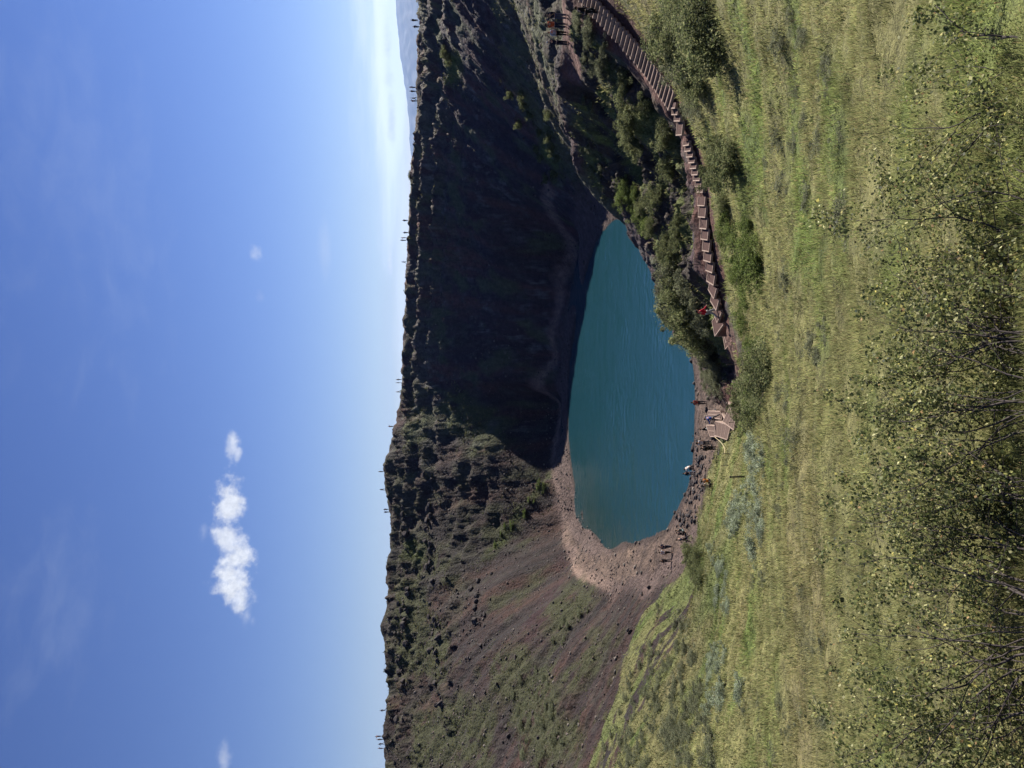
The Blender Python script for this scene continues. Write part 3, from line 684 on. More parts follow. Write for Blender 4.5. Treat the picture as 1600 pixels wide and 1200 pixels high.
# ------------------------------------------------------------------ rocks
ROCKS = [stone_mesh('boulder', 40 + k, M_ROCK, 3, .5, [(1, .8, .75), (1.2, .8, .6), (1, .9, .9), (1.3, .7, .7)][k % 4]) for k in range(6)]
ROCKW = [stone_mesh('shore_rock', 60 + k, M_ROCKD, 2, .5, [(1, .8, .7), (1.2, .8, .55), (1, .9, .8), (1.3, .7, .6)][k % 4]) for k in range(6)]
ROCKP = [stone_mesh('fallen_rock', 80 + k, M_ROCKP, 2, .4, [(1, .7, .55), (1.3, .7, .45), (1, .9, .6), (1.4, .6, .5)][k % 4]) for k in range(6)]
def rock(meshes, name, u, v, px, label, cat, group=None, p=None):
    p = p or on(u, v); o = link(name, random.choice(meshes), None, (p[0], p[1], p[2] - .04 * px * p[1] / F), random.uniform(0, 6.3))
    s = px * p[1] / F / 2; o.scale = (s, s, s * random.uniform(.8, 1.2)); o.rotation_euler.x = random.uniform(-.25, .25); tag(o, label, cat, group); return o
for X, Y, px, lab in [(210,70,7,'dark boulder in the rock band below the rim'),(180,735,9,'dark boulder just under the left rim'),(390,200,8,'dark outcrop block in the ledges of the left wall'),(465,468,9,'dark boulder paired with a paler one on the scree'),
        (495,465,8,'pale boulder paired with a darker one on the scree'),(572,440,12,'big dark boulder casting a shadow on the red scree'),(350,440,10,'dark boulder at the foot of the rock band'),(540,275,7,'pale tilted slab alone on the scree'),
        (610,180,9,'dark block at the end of a green strip'),(722,600,12,'square dark boulder above the grey rubble'),(632,730,9,'dark boulder in the green scrub on the left wall'),(575,770,10,'dark boulder left of the green scrub'),
        (815,880,12,'dark cube shaped boulder in the lower scrub'),(680,945,14,'huge dark boulder at the left edge of the wall'),(690,990,15,'round dark boulder against the huge one'),(842,1000,11,'slab shaped dark boulder low on the left wall'),
        (832,440,8,'small dark boulder midway down the scree'),(1305,470,12,'dark boulder on the gravel runnel above the grass'),(1395,250,11,'dark boulder above the tan shore path'),(1360,280,10,'dark rock next to the boulder above the shore path'),(1310,290,7,'small dark rock left of the shore boulders')]:
    rock(ROCKS, 'boulder', 1200 - (840 + Y / 3.2), 580 + X / 3.2, px * .75, lab, 'boulder', 'boulders on the left wall')
def uvpoly(pts, n_, seed):
    r_ = np.random.default_rng(seed); P_ = np.array(pts, float); lo, hi = P_.min(0), P_.max(0); out = []
    while len(out) < n_:
        q = r_.uniform(lo, hi, (200, 2)); k = inside(q[:, 0], q[:, 1], pts); out += [tuple(a) for a in q[k]]
    return out[:n_]
Z4 = lambda X, Y: (1200 - (580 + Y / 6.667), 1000 + X / 6.667)
Z5 = lambda X, Y: (1200 - (740 + Y / 6.667), 1000 + X / 6.667)
def shore(pts, n_, seed, lo, hi, label, meshes=ROCKW, name='shore_rock', cat='rock', grp='dark rocks along the near shore'):
    for u, v in uvpoly(pts, n_, seed): rock(meshes, name, u, v, random.uniform(lo, hi) * random.uniform(.9, 1.5), label, cat, grp)
shore([Z4(525,640), Z4(600,650), Z4(605,850), Z4(540,850)], 16, 1, 3.5, 8, 'dark rock in the clump at the water edge behind the white shirted visitor')
shore([Z4(590,870), Z4(700,900), Z4(690,1190), Z4(510,1190), Z4(600,1050)], 34, 2, 3.5, 9, 'dark rock in the pile between the two crouching visitors and the seated ones')
shore([Z5(520,20), Z5(700,100), Z5(640,300), Z5(420,320), Z5(500,150)], 46, 3, 3, 8, 'dark rock in the broken line along the lower left shore')
shore([Z5(330,410), Z5(600,330), Z5(580,540), Z5(400,560), Z5(340,480)], 30, 4, 3, 9, 'dark rock next to the two seated visitors at the left shore')
shore([Z4(660,350), Z4(800,390), Z4(790,460), Z4(670,430)], 4, 5, 4, 7, 'dark rock between the visitor in red and the small platform')
shore([Z4(700,620), Z4(770,640), Z4(850,800), Z4(830,900), Z4(740,960), Z4(700,880)], 16, 6, 3, 7, 'dark rock between the low platform and the grass')
for X, Y, px, lab in [(540,895,10,'wedge shaped rock jutting from the bushes into the lake'),(570,120,9,'pale topped rock at the bush edge in the water'),(600,170,5,'small dark rock below the pale topped one'),(605,250,4,'smallest dark rock alone at the water edge')]:
    u, v = (1200 - (430 + Y / 6.667), 1000 + X / 6.667) if Y == 895 else Z4(X, Y); rock(ROCKW, 'shore_rock', u, v, px, lab, 'rock')
shore([Z5(195,790), Z5(340,840), Z5(460,920), Z5(300,1100), Z5(130,1000)], 16, 8, 3, 6, 'rock on the tan gravel below the three standing visitors', ROCKP, 'fallen_rock', 'rock', 'rocks on the left shore')
zz = lambda X, Y: (1200 - (840 + Y / 3.2), 580 + X / 3.2)
for u, v in uvpoly([zz(1010,60), zz(1120,50), zz(1230,180), zz(1260,260), zz(1200,330), zz(1100,230), zz(1060,180), zz(960,90)], 95, 9):
    rock(ROCKP, 'fallen_rock', u, v, random.choice([2.5, 3, 3.5, 4, 5, 6.5]), 'pinkish rock in the debris fan at the left end of the lake', 'rock', 'pinkish rocks in the debris fan')
for u, v in uvpoly([zz(690,400), zz(790,260), zz(980,130), zz(1040,100), zz(1050,140), zz(930,220), zz(760,330)], 34, 10):
    rock(ROCKP, 'fallen_rock', u, v, random.choice([2.5, 3, 4, 5]), 'pinkish rock in the rockfall trail above the debris fan', 'rock', 'pinkish rocks in the rockfall trail')
def stones_stuff():
    V0, F0 = ico(1); V0 = V0 * (1, .85, .65); r_ = np.random.default_rng(77); n_ = 26000
    az = r_.uniform(-R(33), R(31), n_ * 3); d = r_.uniform(60, 215, n_ * 3); x = d * np.sin(az); y = d * np.cos(az)
    rim = samp1(G_RIM, x, y); lk = samp1(G_LAKE, x, y); gr = samp1(G_GRASS, x, y)
    cl = fbm(x, y, 9, 3, 301) + fbm(x, y, 2.5, 2, 302) * .6
    k = (rim > 3) & (lk < -.3) & (gr < -1) & (samp1(G_SPUR, x, y) < 0) & (cl + r_.uniform(-.35, .35, len(x)) > .02) & (r_.uniform(0, 1, len(x)) < np.where(x < 10, 1, .55))
    x, y = x[k][:n_], y[k][:n_]; z = height(x, y); s = .05 + .11 * r_.pareto(3.2, len(x)); s = np.clip(s * np.hypot(x, y) / 130, .05, .34)
    jit = 1 + r_.normal(size=(len(x), len(V0), 3)) * .22
    a = r_.uniform(0, 6.28, len(x)); c_, s_ = np.cos(a), np.sin(a)
    B = V0[None] * jit * s[:, None, None]; X = B[..., 0] * c_[:, None] - B[..., 1] * s_[:, None]; Y = B[..., 0] * s_[:, None] + B[..., 1] * c_[:, None]
    V = np.stack([X + x[:, None], Y + y[:, None], B[..., 2] + z[:, None] + s[:, None] * .2], -1).reshape(-1, 3)
    Fc = (F0[None] + (np.arange(len(x)) * len(V0))[:, None, None]).reshape(-1, 3)
    pal = np.array([(.09, .08, .072), (.15, .13, .115), (.055, .046, .044), (.11, .085, .075)]); c = pal[r_.integers(0, 4, len(x))] * r_.uniform(.7, 1.2, (len(x), 1))
    m_, nt, b = mat_base('scree_stone'); at = nt.nodes.new('ShaderNodeVertexColor'); at.layer_name = 'col'; nt.links.new(at.outputs[0], b.inputs['Base Color'])
    tag(link('gravel', mesh_np('gravel', V, Fc, 3, m_, col=np.repeat(c, len(V0), 0))), kind='stuff')
stones_stuff()

# ------------------------------------------------------------------ leaves, shrubs, grass
def quads(Pc, size, r_, up_bias=.3, aspect=.6):
    n_ = len(Pc); a = r_.normal(size=(n_, 3)); a /= np.linalg.norm(a, axis=1)[:, None]; b = r_.normal(size=(n_, 3)); b[:, 2] -= up_bias * 0
    b -= (b * a).sum(1)[:, None] * a; b /= np.linalg.norm(b, axis=1)[:, None]; s = size[:, None]
    V = np.stack([Pc - a * s, Pc + b * s * aspect, Pc + a * s, Pc - b * s * aspect], 1).reshape(-1, 3)
    return V
PAL = {'birch': [(.13, .155, .07), (.16, .185, .085), (.09, .11, .05), (.20, .215, .10), (.23, .23, .12)],
       'fresh': [(.12, .16, .045), (.15, .20, .055), (.085, .12, .035), (.19, .22, .08)],
       'willow': [(.30, .34, .26), (.38, .42, .33), (.18, .22, .13), (.24, .28, .17)],
       'dull': [(.15, .165, .10), (.19, .20, .125), (.10, .12, .065), (.23, .23, .15)]}
def bush_mesh(kind, seed, n_=3000, leaf=.05, nclump=16, flat=.7):
    r_ = np.random.default_rng(seed); cc = r_.normal(size=(nclump, 3)) * (.42, .42, .22) + (0, 0, .48 * flat); cc[:, 2] = np.abs(cc[:, 2]); rr = r_.uniform(.10, .36, nclump)
    k = r_.integers(0, nclump, n_); d = r_.normal(size=(n_, 3)); d /= np.linalg.norm(d, axis=1)[:, None]; rad = r_.uniform(.35, 1.05, n_) ** .6
    Pc = cc[k] + d * (rr[k] * rad)[:, None] * (1, 1, .8); st_ = r_.uniform(0, 1, n_) < .10; Pc[st_] += r_.normal(size=(st_.sum(), 3)) * (.13, .13, .10); Pc[:, 2] = np.abs(Pc[:, 2]); V = quads(Pc, leaf * r_.uniform(.6, 1.3, n_), r_)
    pal = np.array(PAL[kind]); cb = r_.uniform(.6, 1.4, nclump); c = pal[r_.integers(0, len(pal), n_)] * (cb[k] * r_.uniform(.7, 1.3, n_))[:, None]
    fo = mesh_np('foliage', V, np.arange(n_ * 4), 4, M_LEAF, col=np.repeat(c, 4, 0))
    m_ = MB()
    for j in range(9):
        e = Vector(cc[j]); b0 = Vector((random.uniform(-.08, .08), random.uniform(-.08, .08), -.1)); m_.tube([b0, b0.lerp(e, .5) + Vector((0, 0, .08)), e], [.022, .015, .006], 5)
    return fo, m_.mesh('stems', M_BARK, True)
BUSH = {k: [bush_mesh(k, 500 + i * 7 + j, *a) for i in range(4)] for j, (k, a) in enumerate({'birch': (5200, .036, 34, .8), 'fresh': (5200, .036, 34, .8), 'willow': (4200, .038, 28, .6), 'dull': (4500, .036, 32, .6)}.items())}
def bush(kind, u, v, w, h_, label, cat='bush', group=None, name='bush', p=None, sink=.05):
    if p is None:
        p = on(u, v)
        while p[2] < .25: v += 4; p = on(u, v)
    root = link(name, None, None, (p[0], p[1], p[2] - sink), random.uniform(0, 6.28)); fo, st = random.choice(BUSH[kind])
    a = link('foliage', fo, root); b = link('stems', st, root); root.scale = (w / 1.7, w / 1.7 * random.uniform(.85, 1.1), h_ / 1.15)
    tag(root, label, cat, group); return root
def many(kind, pts, n_, seed, w, h_, label, group, **k):
    for u, v in uvpoly(pts, n_, seed): q = random.uniform(.7, 1.3); bush(kind, u, v, w * q, h_ * q * random.uniform(.85, 1.15), label, group=group, **k)
# big thicket right of the stairs
many('birch', [(1195,1050),(1150,1045),(1090,1060),(1040,1085),(1030,1105),(1060,1125),(1100,1130),(1195,1130)], 22, 21, 1.8, 1.1, 'dark green birch bush in the big thicket uphill of the upper steps', 'birch bushes in the big thicket')
many('dull', [(1190,1020),(1130,1020),(1080,1055),(1040,1080),(1000,1090),(1010,1110),(1090,1090)], 14, 22, 1.5, .9, 'low grey green bush along the uphill side of the upper steps', 'low bushes beside the upper steps')
many('birch', [(990,1095),(930,1112),(890,1120),(880,1140),(930,1160),(1000,1150)], 9, 23, 1.6, 1.1, 'rounded dark bush uphill of the middle flight of steps', 'bushes uphill of the middle steps')
many('fresh', [(880,1135),(800,1140),(700,1160),(620,1165),(560,1172),(540,1195),(640,1200),(760,1195),(880,1175)], 22, 24, 1.5, .8, 'fresh green bush in the strip below the gravel path and long steps', 'fresh green bushes below the path')
many('birch', [(640,1162),(560,1165),(560,1195),(620,1205)], 6, 25, 1.8, 1.0, 'dark green bush on the slope just below the gravel path', 'dark bushes below the gravel path')
# the hollow between the spur and the stairs
many('birch', [(1070,965),(1020,970),(960,985),(900,1010),(880,1035),(930,1060),(980,1050),(1040,1020),(1075,1000)], 15, 26, 1.9, 1.1, 'birch bush in the hollow between the rocky spur and the upper steps', 'birch bushes in the hollow')
many('dull', [(1180,905),(1120,905),(1100,925),(1060,955),(1090,975),(1140,945),(1180,915)], 16, 27, 1.3, .8, 'low scrub bush between the look-out and the upper steps', 'low bushes below the look-out')
many('birch', [(880,1000),(850,1010),(800,1030),(790,1060),(830,1075),(880,1065),(900,1040)], 8, 28, 1.7, 1.0, 'birch bush on the lake side of the long steps', 'birch bushes lake side of the long steps')
many('fresh', [(930,960),(890,975),(850,1010),(845,1020),(900,1000)], 8, 29, 1.5, 1.0, 'light green bush on the lit crest of the spur', 'light bushes on the spur crest')
many('dull', [(1050,900),(980,905),(920,935),(900,965),(960,950),(1040,930)], 8, 30, 1.1, .6, 'small dark bush on the shaded rock of the spur', 'small bushes on the spur rock')
# birch trees leaning over the lake
for u, v, w, h_, lab in [(775,1052,2.6,2.4,'rounded birch tree at the top of the lakeside clump'),(742,1068,3.0,2.8,'second birch tree from the top of the lakeside clump'),(706,1056,3.0,2.4,'birch tree out in front of the widest one, over the water'),(728,1046,2.6,2.2,'low birch tree at the water side of the lakeside clump'),(716,1082,3.4,3.2,'widest birch tree of the lakeside clump, beside the walker in red'),
        (690,1092,3.6,3.6,'tallest birch tree reaching out over the water'),(668,1102,3.0,2.8,'birch tree at the lower end of the lakeside clump'),(730,1090,2.2,1.8,'small birch tree between the long steps and the lakeside clump'),
        (650,1112,2.2,1.8,'lowest small birch tree leaning towards the shore'),(700,1104,2.2,1.7,'small dark birch tree behind the rope posts'),(757,1078,2.0,1.8,'small birch tree above the darkest hollow')]:
    bush('birch' if w > 2.9 else 'dull', u, v, w * 1.15, h_, lab, cat='tree', group='birch trees at the lakeside', name='birch_tree')
many('dull', [(640,1100),(600,1098),(570,1112),(565,1130),(600,1138),(640,1128)], 13, 31, 1.7, 1.0, 'grey green bush between the gravel path and the lake', 'bushes between path and lake')
# bushes on the shaded right wall
for i, (X, Y) in enumerate([(10,590),(75,600),(100,660),(125,720),(65,780),(185,830),(160,920),(190,980),(270,930),(300,990),(225,1110),(285,1095),(245,860),(240,720)]):
    bush('birch', 1200 - Y / 4, 800 + X / 4, random.uniform(1.6, 2.6), random.uniform(1.2, 1.9), 'sunlit round bush in the diagonal row on the shaded right wall', group='round bushes on the right wall')
for (u, v) in ((1117, 700), (1112, 706), (1105, 708)): bush('birch', u, v, 2.2, 1.4, 'bush high on the dark right wall', group='bushes high on the right wall')
for u, v in ((945, 645), (880, 638), (925, 640)): bush('dull', 0, 0, 1.8, .9, 'low bush on the skyline of the rim', group='bushes on the skyline', p=None if False else (lambda q: (q[0], q[1], hz(q[0], q[1])))(P(u, v, rim_d(u) + .5)))
# silvery willows on the grass slope
many('willow', [(415,1142),(365,1142),(365,1163),(415,1163)], 8, 32, 1.5, .75, 'silvery willow bush in the oblong patch on the near grass slope', 'silvery willows in the oblong patch')
many('willow', [(510,1175),(460,1168),(400,1168),(370,1180),(370,1200),(440,1198),(505,1200)], 15, 33, 1.2, .55, 'silvery willow bush in the long strip below the oblong patch', 'silvery willows in the long strip')
many('willow', [(350,1110),(290,1112),(250,1120),(250,1145),(300,1140),(345,1132)], 12, 34, 1.2, .55, 'grey willow bush left of the oblong patch', 'grey willows left of the oblong patch')
many('willow', [(190,1110),(80,1105),(60,1130),(100,1165),(190,1150)], 12, 35, 1.3, .6, 'grey willow bush low at the left side of the grass slope', 'grey willows at the left')
many('willow', [(350,1172),(335,1172),(335,1188),(350,1188)], 2, 39, 1.2, .5, 'small silvery willow bush beside the end of the long strip', 'small silvery willows')
many('dull', [(250,1060),(150,1045),(60,1040),(0,1040),(0,1130),(80,1110),(200,1100)], 48, 36, 1.6, .7, 'grey green bush in the thicket at the left edge of the slope', 'bushes of the left thicket')
many('birch', [(340,1080),(300,1082),(280,1095),(300,1105),(340,1098)], 6, 37, 1.8, 1.2, 'dark bush at the foot of the slope behind the left shore', 'dark bushes by the left shore')
many('dull', [(0,935),(120,975),(230,1015),(290,1052),(250,1050),(100,1005),(0,968)], 36, 53, 1.3, .4, 'low grey green bush on the ragged border between the scree and the left meadow', 'bushes on the meadow border')
many('dull', [(0,965),(120,1005),(240,1055),(200,1062),(100,1036),(0,1012)], 34, 52, 1.5, .6, 'grey green bush on the upper part of the left meadow, by the bare gravel streaks', 'bushes by the gravel streaks')
many('dull', [(0,820),(120,780),(180,790),(150,850),(60,890),(0,900)], 26, 38, 2.2, .8, 'olive scrub bush on the broad green patch of the left wall', 'scrub bushes on the left wall')
many('dull', [(270,910),(230,880),(200,860),(190,880),(230,925),(270,925)], 10, 40, 1.8, .7, 'olive scrub bush in the narrow tongue above the debris fan', 'scrub bushes above the debris fan')
many('fresh', [(460,850),(400,812),(340,762),(345,775),(400,825),(450,862)], 14, 41, 1.9, .6, 'green bush in the diagonal line climbing the left wall', 'green bushes in the diagonal line')

many('dull', [(-20,1160),(300,1165),(700,1205),(1000,1180),(1180,1190),(1220,1330),(900,1330),(500,1300),(100,1300),(-20,1280)], 46, 51, .7, .22, 'low grey green weed patch in the near grass', 'low weed patches in the grass', name='weed_patch', cat='weed patch')
for k_, (pts, cnt) in enumerate([([(420,628),(330,630),(200,618),(60,620),(60,636),(200,640),(330,650),(420,646)], 46), ([(480,660),(400,668),(300,668),(180,672),(60,690),(60,704),(180,690),(300,686),(400,684),(480,674)], 46), ([(300,735),(240,745),(160,745),(160,756),(240,760),(300,750)], 12)]):
    for u, v in uvpoly(pts, cnt, 90 + k_): rock(ROCKS, 'boulder', u, v, random.choice([4, 5, 6, 8, 10, 13]), ['dark crag in the topmost rock band under the left rim', 'dark crag in the second rock band of the left wall', 'dark crag in the short ledge midway down the left wall'][k_], 'crag', ['crags of the top band', 'crags of the second band', 'crags of the short ledge'][k_])
def tufts():            # low heather and moss cushions on the walls
    r_ = np.random.default_rng(9); n_ = 150000; az = r_.uniform(-R(34), R(31), n_); d = r_.uniform(55, 215, n_); x = d * np.sin(az); y = d * np.cos(az)
    o = {}; dz = detail(x, y, True, o); z = samp(G, x, y) + dz; cl = fbm(x, y, 4, 3, 401) * 1.5 + r_.uniform(-.3, .3, n_)
    g = np.maximum(samp1(G_G1, x, y), samp1(G_G2, x, y)) + fbm(x, y, 5, 3, 403) * 5; lit = samp1(G_LIT, x, y)
    pr = ss(-1.5, 1.5, g) * .9 + o['rock'] * .28 * ss(-.1, .3, cl) + ss(-1, 2, lit) * .5 + ss(-1, 2, samp1(G_SPUR, x, y)) * .6 + .03
    k = (r_.uniform(0, 1, n_) < pr * ss(-.25, .2, cl)) & (o['rim'] > .5) & (o['lk'] < -3) & (o['gr'] < 1) & (o['st'] > 1.4) & (o['pa'] > 1.5)
    x, y, z, d = x[k], y[k], z[k], d[k]; m_ = len(x); q = 5
    s = d * .0006 * r_.uniform(.6, 1.6, m_); Pc = np.repeat(np.c_[x, y, z + s * .7], q, 0) + r_.normal(size=(m_ * q, 3)) * np.repeat(s, q)[:, None] * (1.5, 1.5, .6)
    V = quads(Pc, np.repeat(s, q) * r_.uniform(.6, 1.2, m_ * q), r_); pal = np.array([(.09, .10, .045), (.115, .12, .055), (.065, .078, .035), (.14, .135, .07)])
    c = np.repeat(pal[r_.integers(0, 4, m_)], q, 0) * r_.uniform(.7, 1.25, (m_ * q, 1))
    tag(link('moss', mesh_np('moss', V, np.arange(len(V)), 4, M_LEAF, col=np.repeat(c, 4, 0))), kind='stuff')
tufts()
def grass():
    r_ = np.random.default_rng(3); n_ = 420000; az = r_.uniform(-R(38), R(36), n_); d = 2.2 * (118 / 2.2) ** r_.uniform(0, 1, n_) ** .85; x = d * np.sin(az); y = d * np.cos(az)
    gr = samp1(G_GRASS, x, y); k = (gmask(x, y, gr) > -.3) & (samp1(G_STAIR, x, y) > 1.25); k |= (samp1(G_SPUR, x, y) > .5) & (samp1(G_STAIR, x, y) > 1.3) & (fbm(x, y, 3.5, 4, 231) > .0)
    k &= (samp1(G_LAKE, x, y) < -2) & (samp1(G_PINK, x, y) < 0) & (samp1(G_LOOK, x, y) > 1.1)
    x, y, d = x[k], y[k], d[k]; m_ = len(x); z = height(x, y); cl = fbm(x, y, 1.3, 3, 421); q = 2
    h_ = (.07 + .0035 * np.minimum(d, 45)) * r_.uniform(.5, 1.5, m_) * (1 + 1.6 * cl + 1.3 * fbm(x, y, .45, 2, 445)) * .8; h_ = np.clip(h_ * .78, .025, .5); w = np.maximum(.004, d * .00062) * r_.uniform(.6, 1.4, m_)
    x = np.repeat(x, q); y = np.repeat(y, q); z = np.repeat(z, q); h_ = np.repeat(h_, q) * r_.uniform(.7, 1.2, m_ * q); w = np.repeat(w, q); dd = np.repeat(d, q); k2 = m_ * q
    x = x + r_.normal(size=k2) * w * 4; y = y + r_.normal(size=k2) * w * 4; a = r_.uniform(0, 6.28, k2); lx, ly = np.cos(a), np.sin(a); b = r_.uniform(0, 6.28, k2); le = h_ * r_.uniform(.2, .9, k2)
    B = np.c_[x, y, z - .02]; t = np.c_[np.cos(b), np.sin(b), b * 0] * w[:, None]; tip = B + np.c_[lx * le + .08 * h_, ly * le, h_]
    V = np.stack([B - t, B + t, tip], 1).reshape(-1, 3)
    g1 = fbm(x, y, 5, 4, 221); g2 = fbm(x, y, 14, 3, 223); f = ss(42, 60, dd) * ss(-.2, .35, fbm(x + y * .6, y * .3, 8, 3, 225))
    c = np.tile(np.array([[.32, .325, .145]]), (k2, 1)); mx = lambda c, k_, m: c * (1 - m[:, None]) + np.array(k_) * m[:, None]
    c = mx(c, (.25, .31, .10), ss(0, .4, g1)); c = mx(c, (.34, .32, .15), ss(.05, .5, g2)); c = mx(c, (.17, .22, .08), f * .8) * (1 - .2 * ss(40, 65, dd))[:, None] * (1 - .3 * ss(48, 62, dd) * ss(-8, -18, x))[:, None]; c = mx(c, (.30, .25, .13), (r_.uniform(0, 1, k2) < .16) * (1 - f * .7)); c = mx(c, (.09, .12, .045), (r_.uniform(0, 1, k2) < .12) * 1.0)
    c = c * r_.uniform(.7, 1.3, (k2, 1)) * (1 + .8 * fbm(x, y, .9, 3, 441) + .3 * fbm(x, y, 2.5, 2, 443))[:, None]; cc = np.repeat(c, 3, 0); cc[0::3] *= .8; cc[1::3] *= .8
    tag(link('grass', mesh_np('grass', V, np.arange(len(V)), 3, M_LEAF, col=cc)), kind='stuff')
grass()

# foreground dwarf birches: real branches with small leaves
def near_shrub(u, vtop, du, seed, label, dens=1.0, tall=1.0, d0=3.4, spread=.5, stems=6):
    r_ = random.Random(seed); rn = np.random.default_rng(seed)
    top = Vector(P(u, vtop, d0 + 1.35)); x0 = (u + du - 600) / F * d0 / cT * 1.0; b = Vector((x0, d0 - .1, hz(x0, d0 - .1))); root = link('dwarf_birch', None, None, b); tag(root, label, 'shrub', 'dwarf birches in front')
    main = top - b; segs = []; leaves = []
    ml = main.length; mu = main / ml
    def grow(p, d, L, rad, lvl):
        n_ = max(3, int(L / .07)); pts = [p.copy()]; rr = [rad]
        for i in range(n_):
            d = (d + Vector((r_.gauss(0, .13), r_.gauss(0, .13), r_.gauss(.02, .11)))).normalized(); p = p + d * (L / n_); pts.append(p.copy()); rr.append(max(.0012, rad * (1 - .75 * (i + 1) / n_)))
            if lvl < 3 and i > (1 if lvl else 3) and r_.random() < (.62, .62, .5)[lvl]:
                sd = (d + Vector((r_.gauss(0, .75), r_.gauss(0, .75), r_.gauss(.1, .5)))).normalized(); grow(p.copy(), sd, L * r_.uniform(.28, .5) * (1 - .5 * i / n_), rr[-1] * .62, lvl + 1)
            if lvl >= 1 or i % 2:
                if p.dot(mu) > ml * (1.0 + .06 * math.sin(seed + p.x * 9)): continue
                for _ in range(int(r_.uniform(2, 6) * (.25, .7, 2.3, 2.8)[lvl] * dens * .8 + .5)): leaves.append(p + Vector((r_.gauss(0, .03), r_.gauss(0, .03), r_.gauss(0, .03))))
        segs.append((pts, rr, lvl))
    for k in range(stems):
        e = main + Vector((r_.gauss(0, spread * .6), r_.gauss(0, spread * .3), r_.gauss(-.10, .10))); L = e.length * r_.uniform(.62, .90)
        grow(Vector((r_.gauss(0, .05), r_.gauss(0, .05), -.05)), (e.normalized() + Vector((0, -.05, .03))).normalized(), L, r_.uniform(.0045, .0085) * tall, 0)
    m_ = MB()
    for pts, rr, lvl in segs: m_.tube(pts, rr, 5 if lvl < 2 else 3)
    m_.build('branches', M_BARK, root, smooth=True)
    if leaves:
        Pc = np.array([p[:] for p in leaves]); n_ = len(Pc); V = quads(Pc, rn.uniform(.0075, .0145, n_), rn, aspect=.75)
        pal = np.array([(.11, .125, .045), (.075, .09, .033), (.19, .19, .07), (.36, .32, .10), (.04, .05, .022), (.24, .16, .08), (.34, .33, .17)]); pr = [.26, .25, .20, .015, .195, .02, .06]
        c = pal[rn.choice(7, n_, p=pr)] * rn.uniform(1.0, 2.0, (n_, 1))
        link('foliage', mesh_np('foliage', V, np.arange(n_ * 4), 4, M_BLEAF, col=np.repeat(c, 4, 0)), root)
    return len(leaves)
M_BLEAF = leaf_mat('birch_leaf', None, .45, .6, .25)
tot = 0
NS = [(1105,1440,25,1,'sparse dwarf birch at the far right with two bare dark stems',1.5,1.2,.16,4),
      (1068,1478,40,2,'thin leaning dwarf birch twig left of the two bare stems',.45,.9,.2,2),
      (915,1480,0,3,'dwarf birch with yellowing leaves right of the curved branch',.8,1,.16,4),
      (870,1432,-20,4,'dwarf birch with a dark curved branch near the right',1.1,1,.34,6),
      (815,1455,10,5,'dwarf birch with a low forked branch right of the middle',.7,1,.24,4),
      (760,1520,0,6,'low dwarf birch in the gap right of the middle',.9,.9,.3,4),
      (690,1385,-20,7,'tall pointed dwarf birch in the middle of the picture',1.1,1.1,.34,7),
      (640,1400,20,8,'dense dwarf birch left of the tall pointed one',1.2,1,.36,7),
      (580,1345,-10,9,'dense dark dwarf birch reaching furthest up the slope near the middle',1.2,1,.36,7),
      (530,1350,20,10,'thick dwarf birch with shaded leaves just left of the middle',1.3,1,.34,7),
      (470,1345,-60,11,'dwarf birch with bare twig tips sticking out',.9,1,.34,6),
      (420,1450,0,12,'low yellowish dwarf birch between two taller ones',.8,.9,.34,6),
      (350,1390,-30,13,'dwarf birch with long bare arching twigs',.5,1,.26,4),
      (290,1400,20,14,'open dwarf birch over a patch of pale stones',.8,1,.34,5),
      (235,1335,-20,15,'dwarf birch with a dark tip left of the open one',1.1,1.1,.34,7),
      (170,1345,0,16,'broad dwarf birch with a pale bare branch across it',1.2,1,.38,7),
      (110,1370,10,17,'dwarf birch second from the left edge',1.2,1,.34,6),
      (55,1400,0,18,'leftmost dwarf birch at the edge of the picture',1.0,1,.28,5),
      (230,1500,0,20,'low broad dwarf birch at the bottom left',1.1,.8,.42,6),
      (860,1540,0,22,'low dwarf birch at the bottom right',1.0,.8,.36,5)]
for u, v, du, sd, lab, dens, tall, spr, stm in NS: tot += near_shrub(u, v, du, sd, lab, dens, tall, 3.35 + (sd % 3) * .2 - (.3 if v > 1495 else 0), spr, stm)
print('leaves', tot)

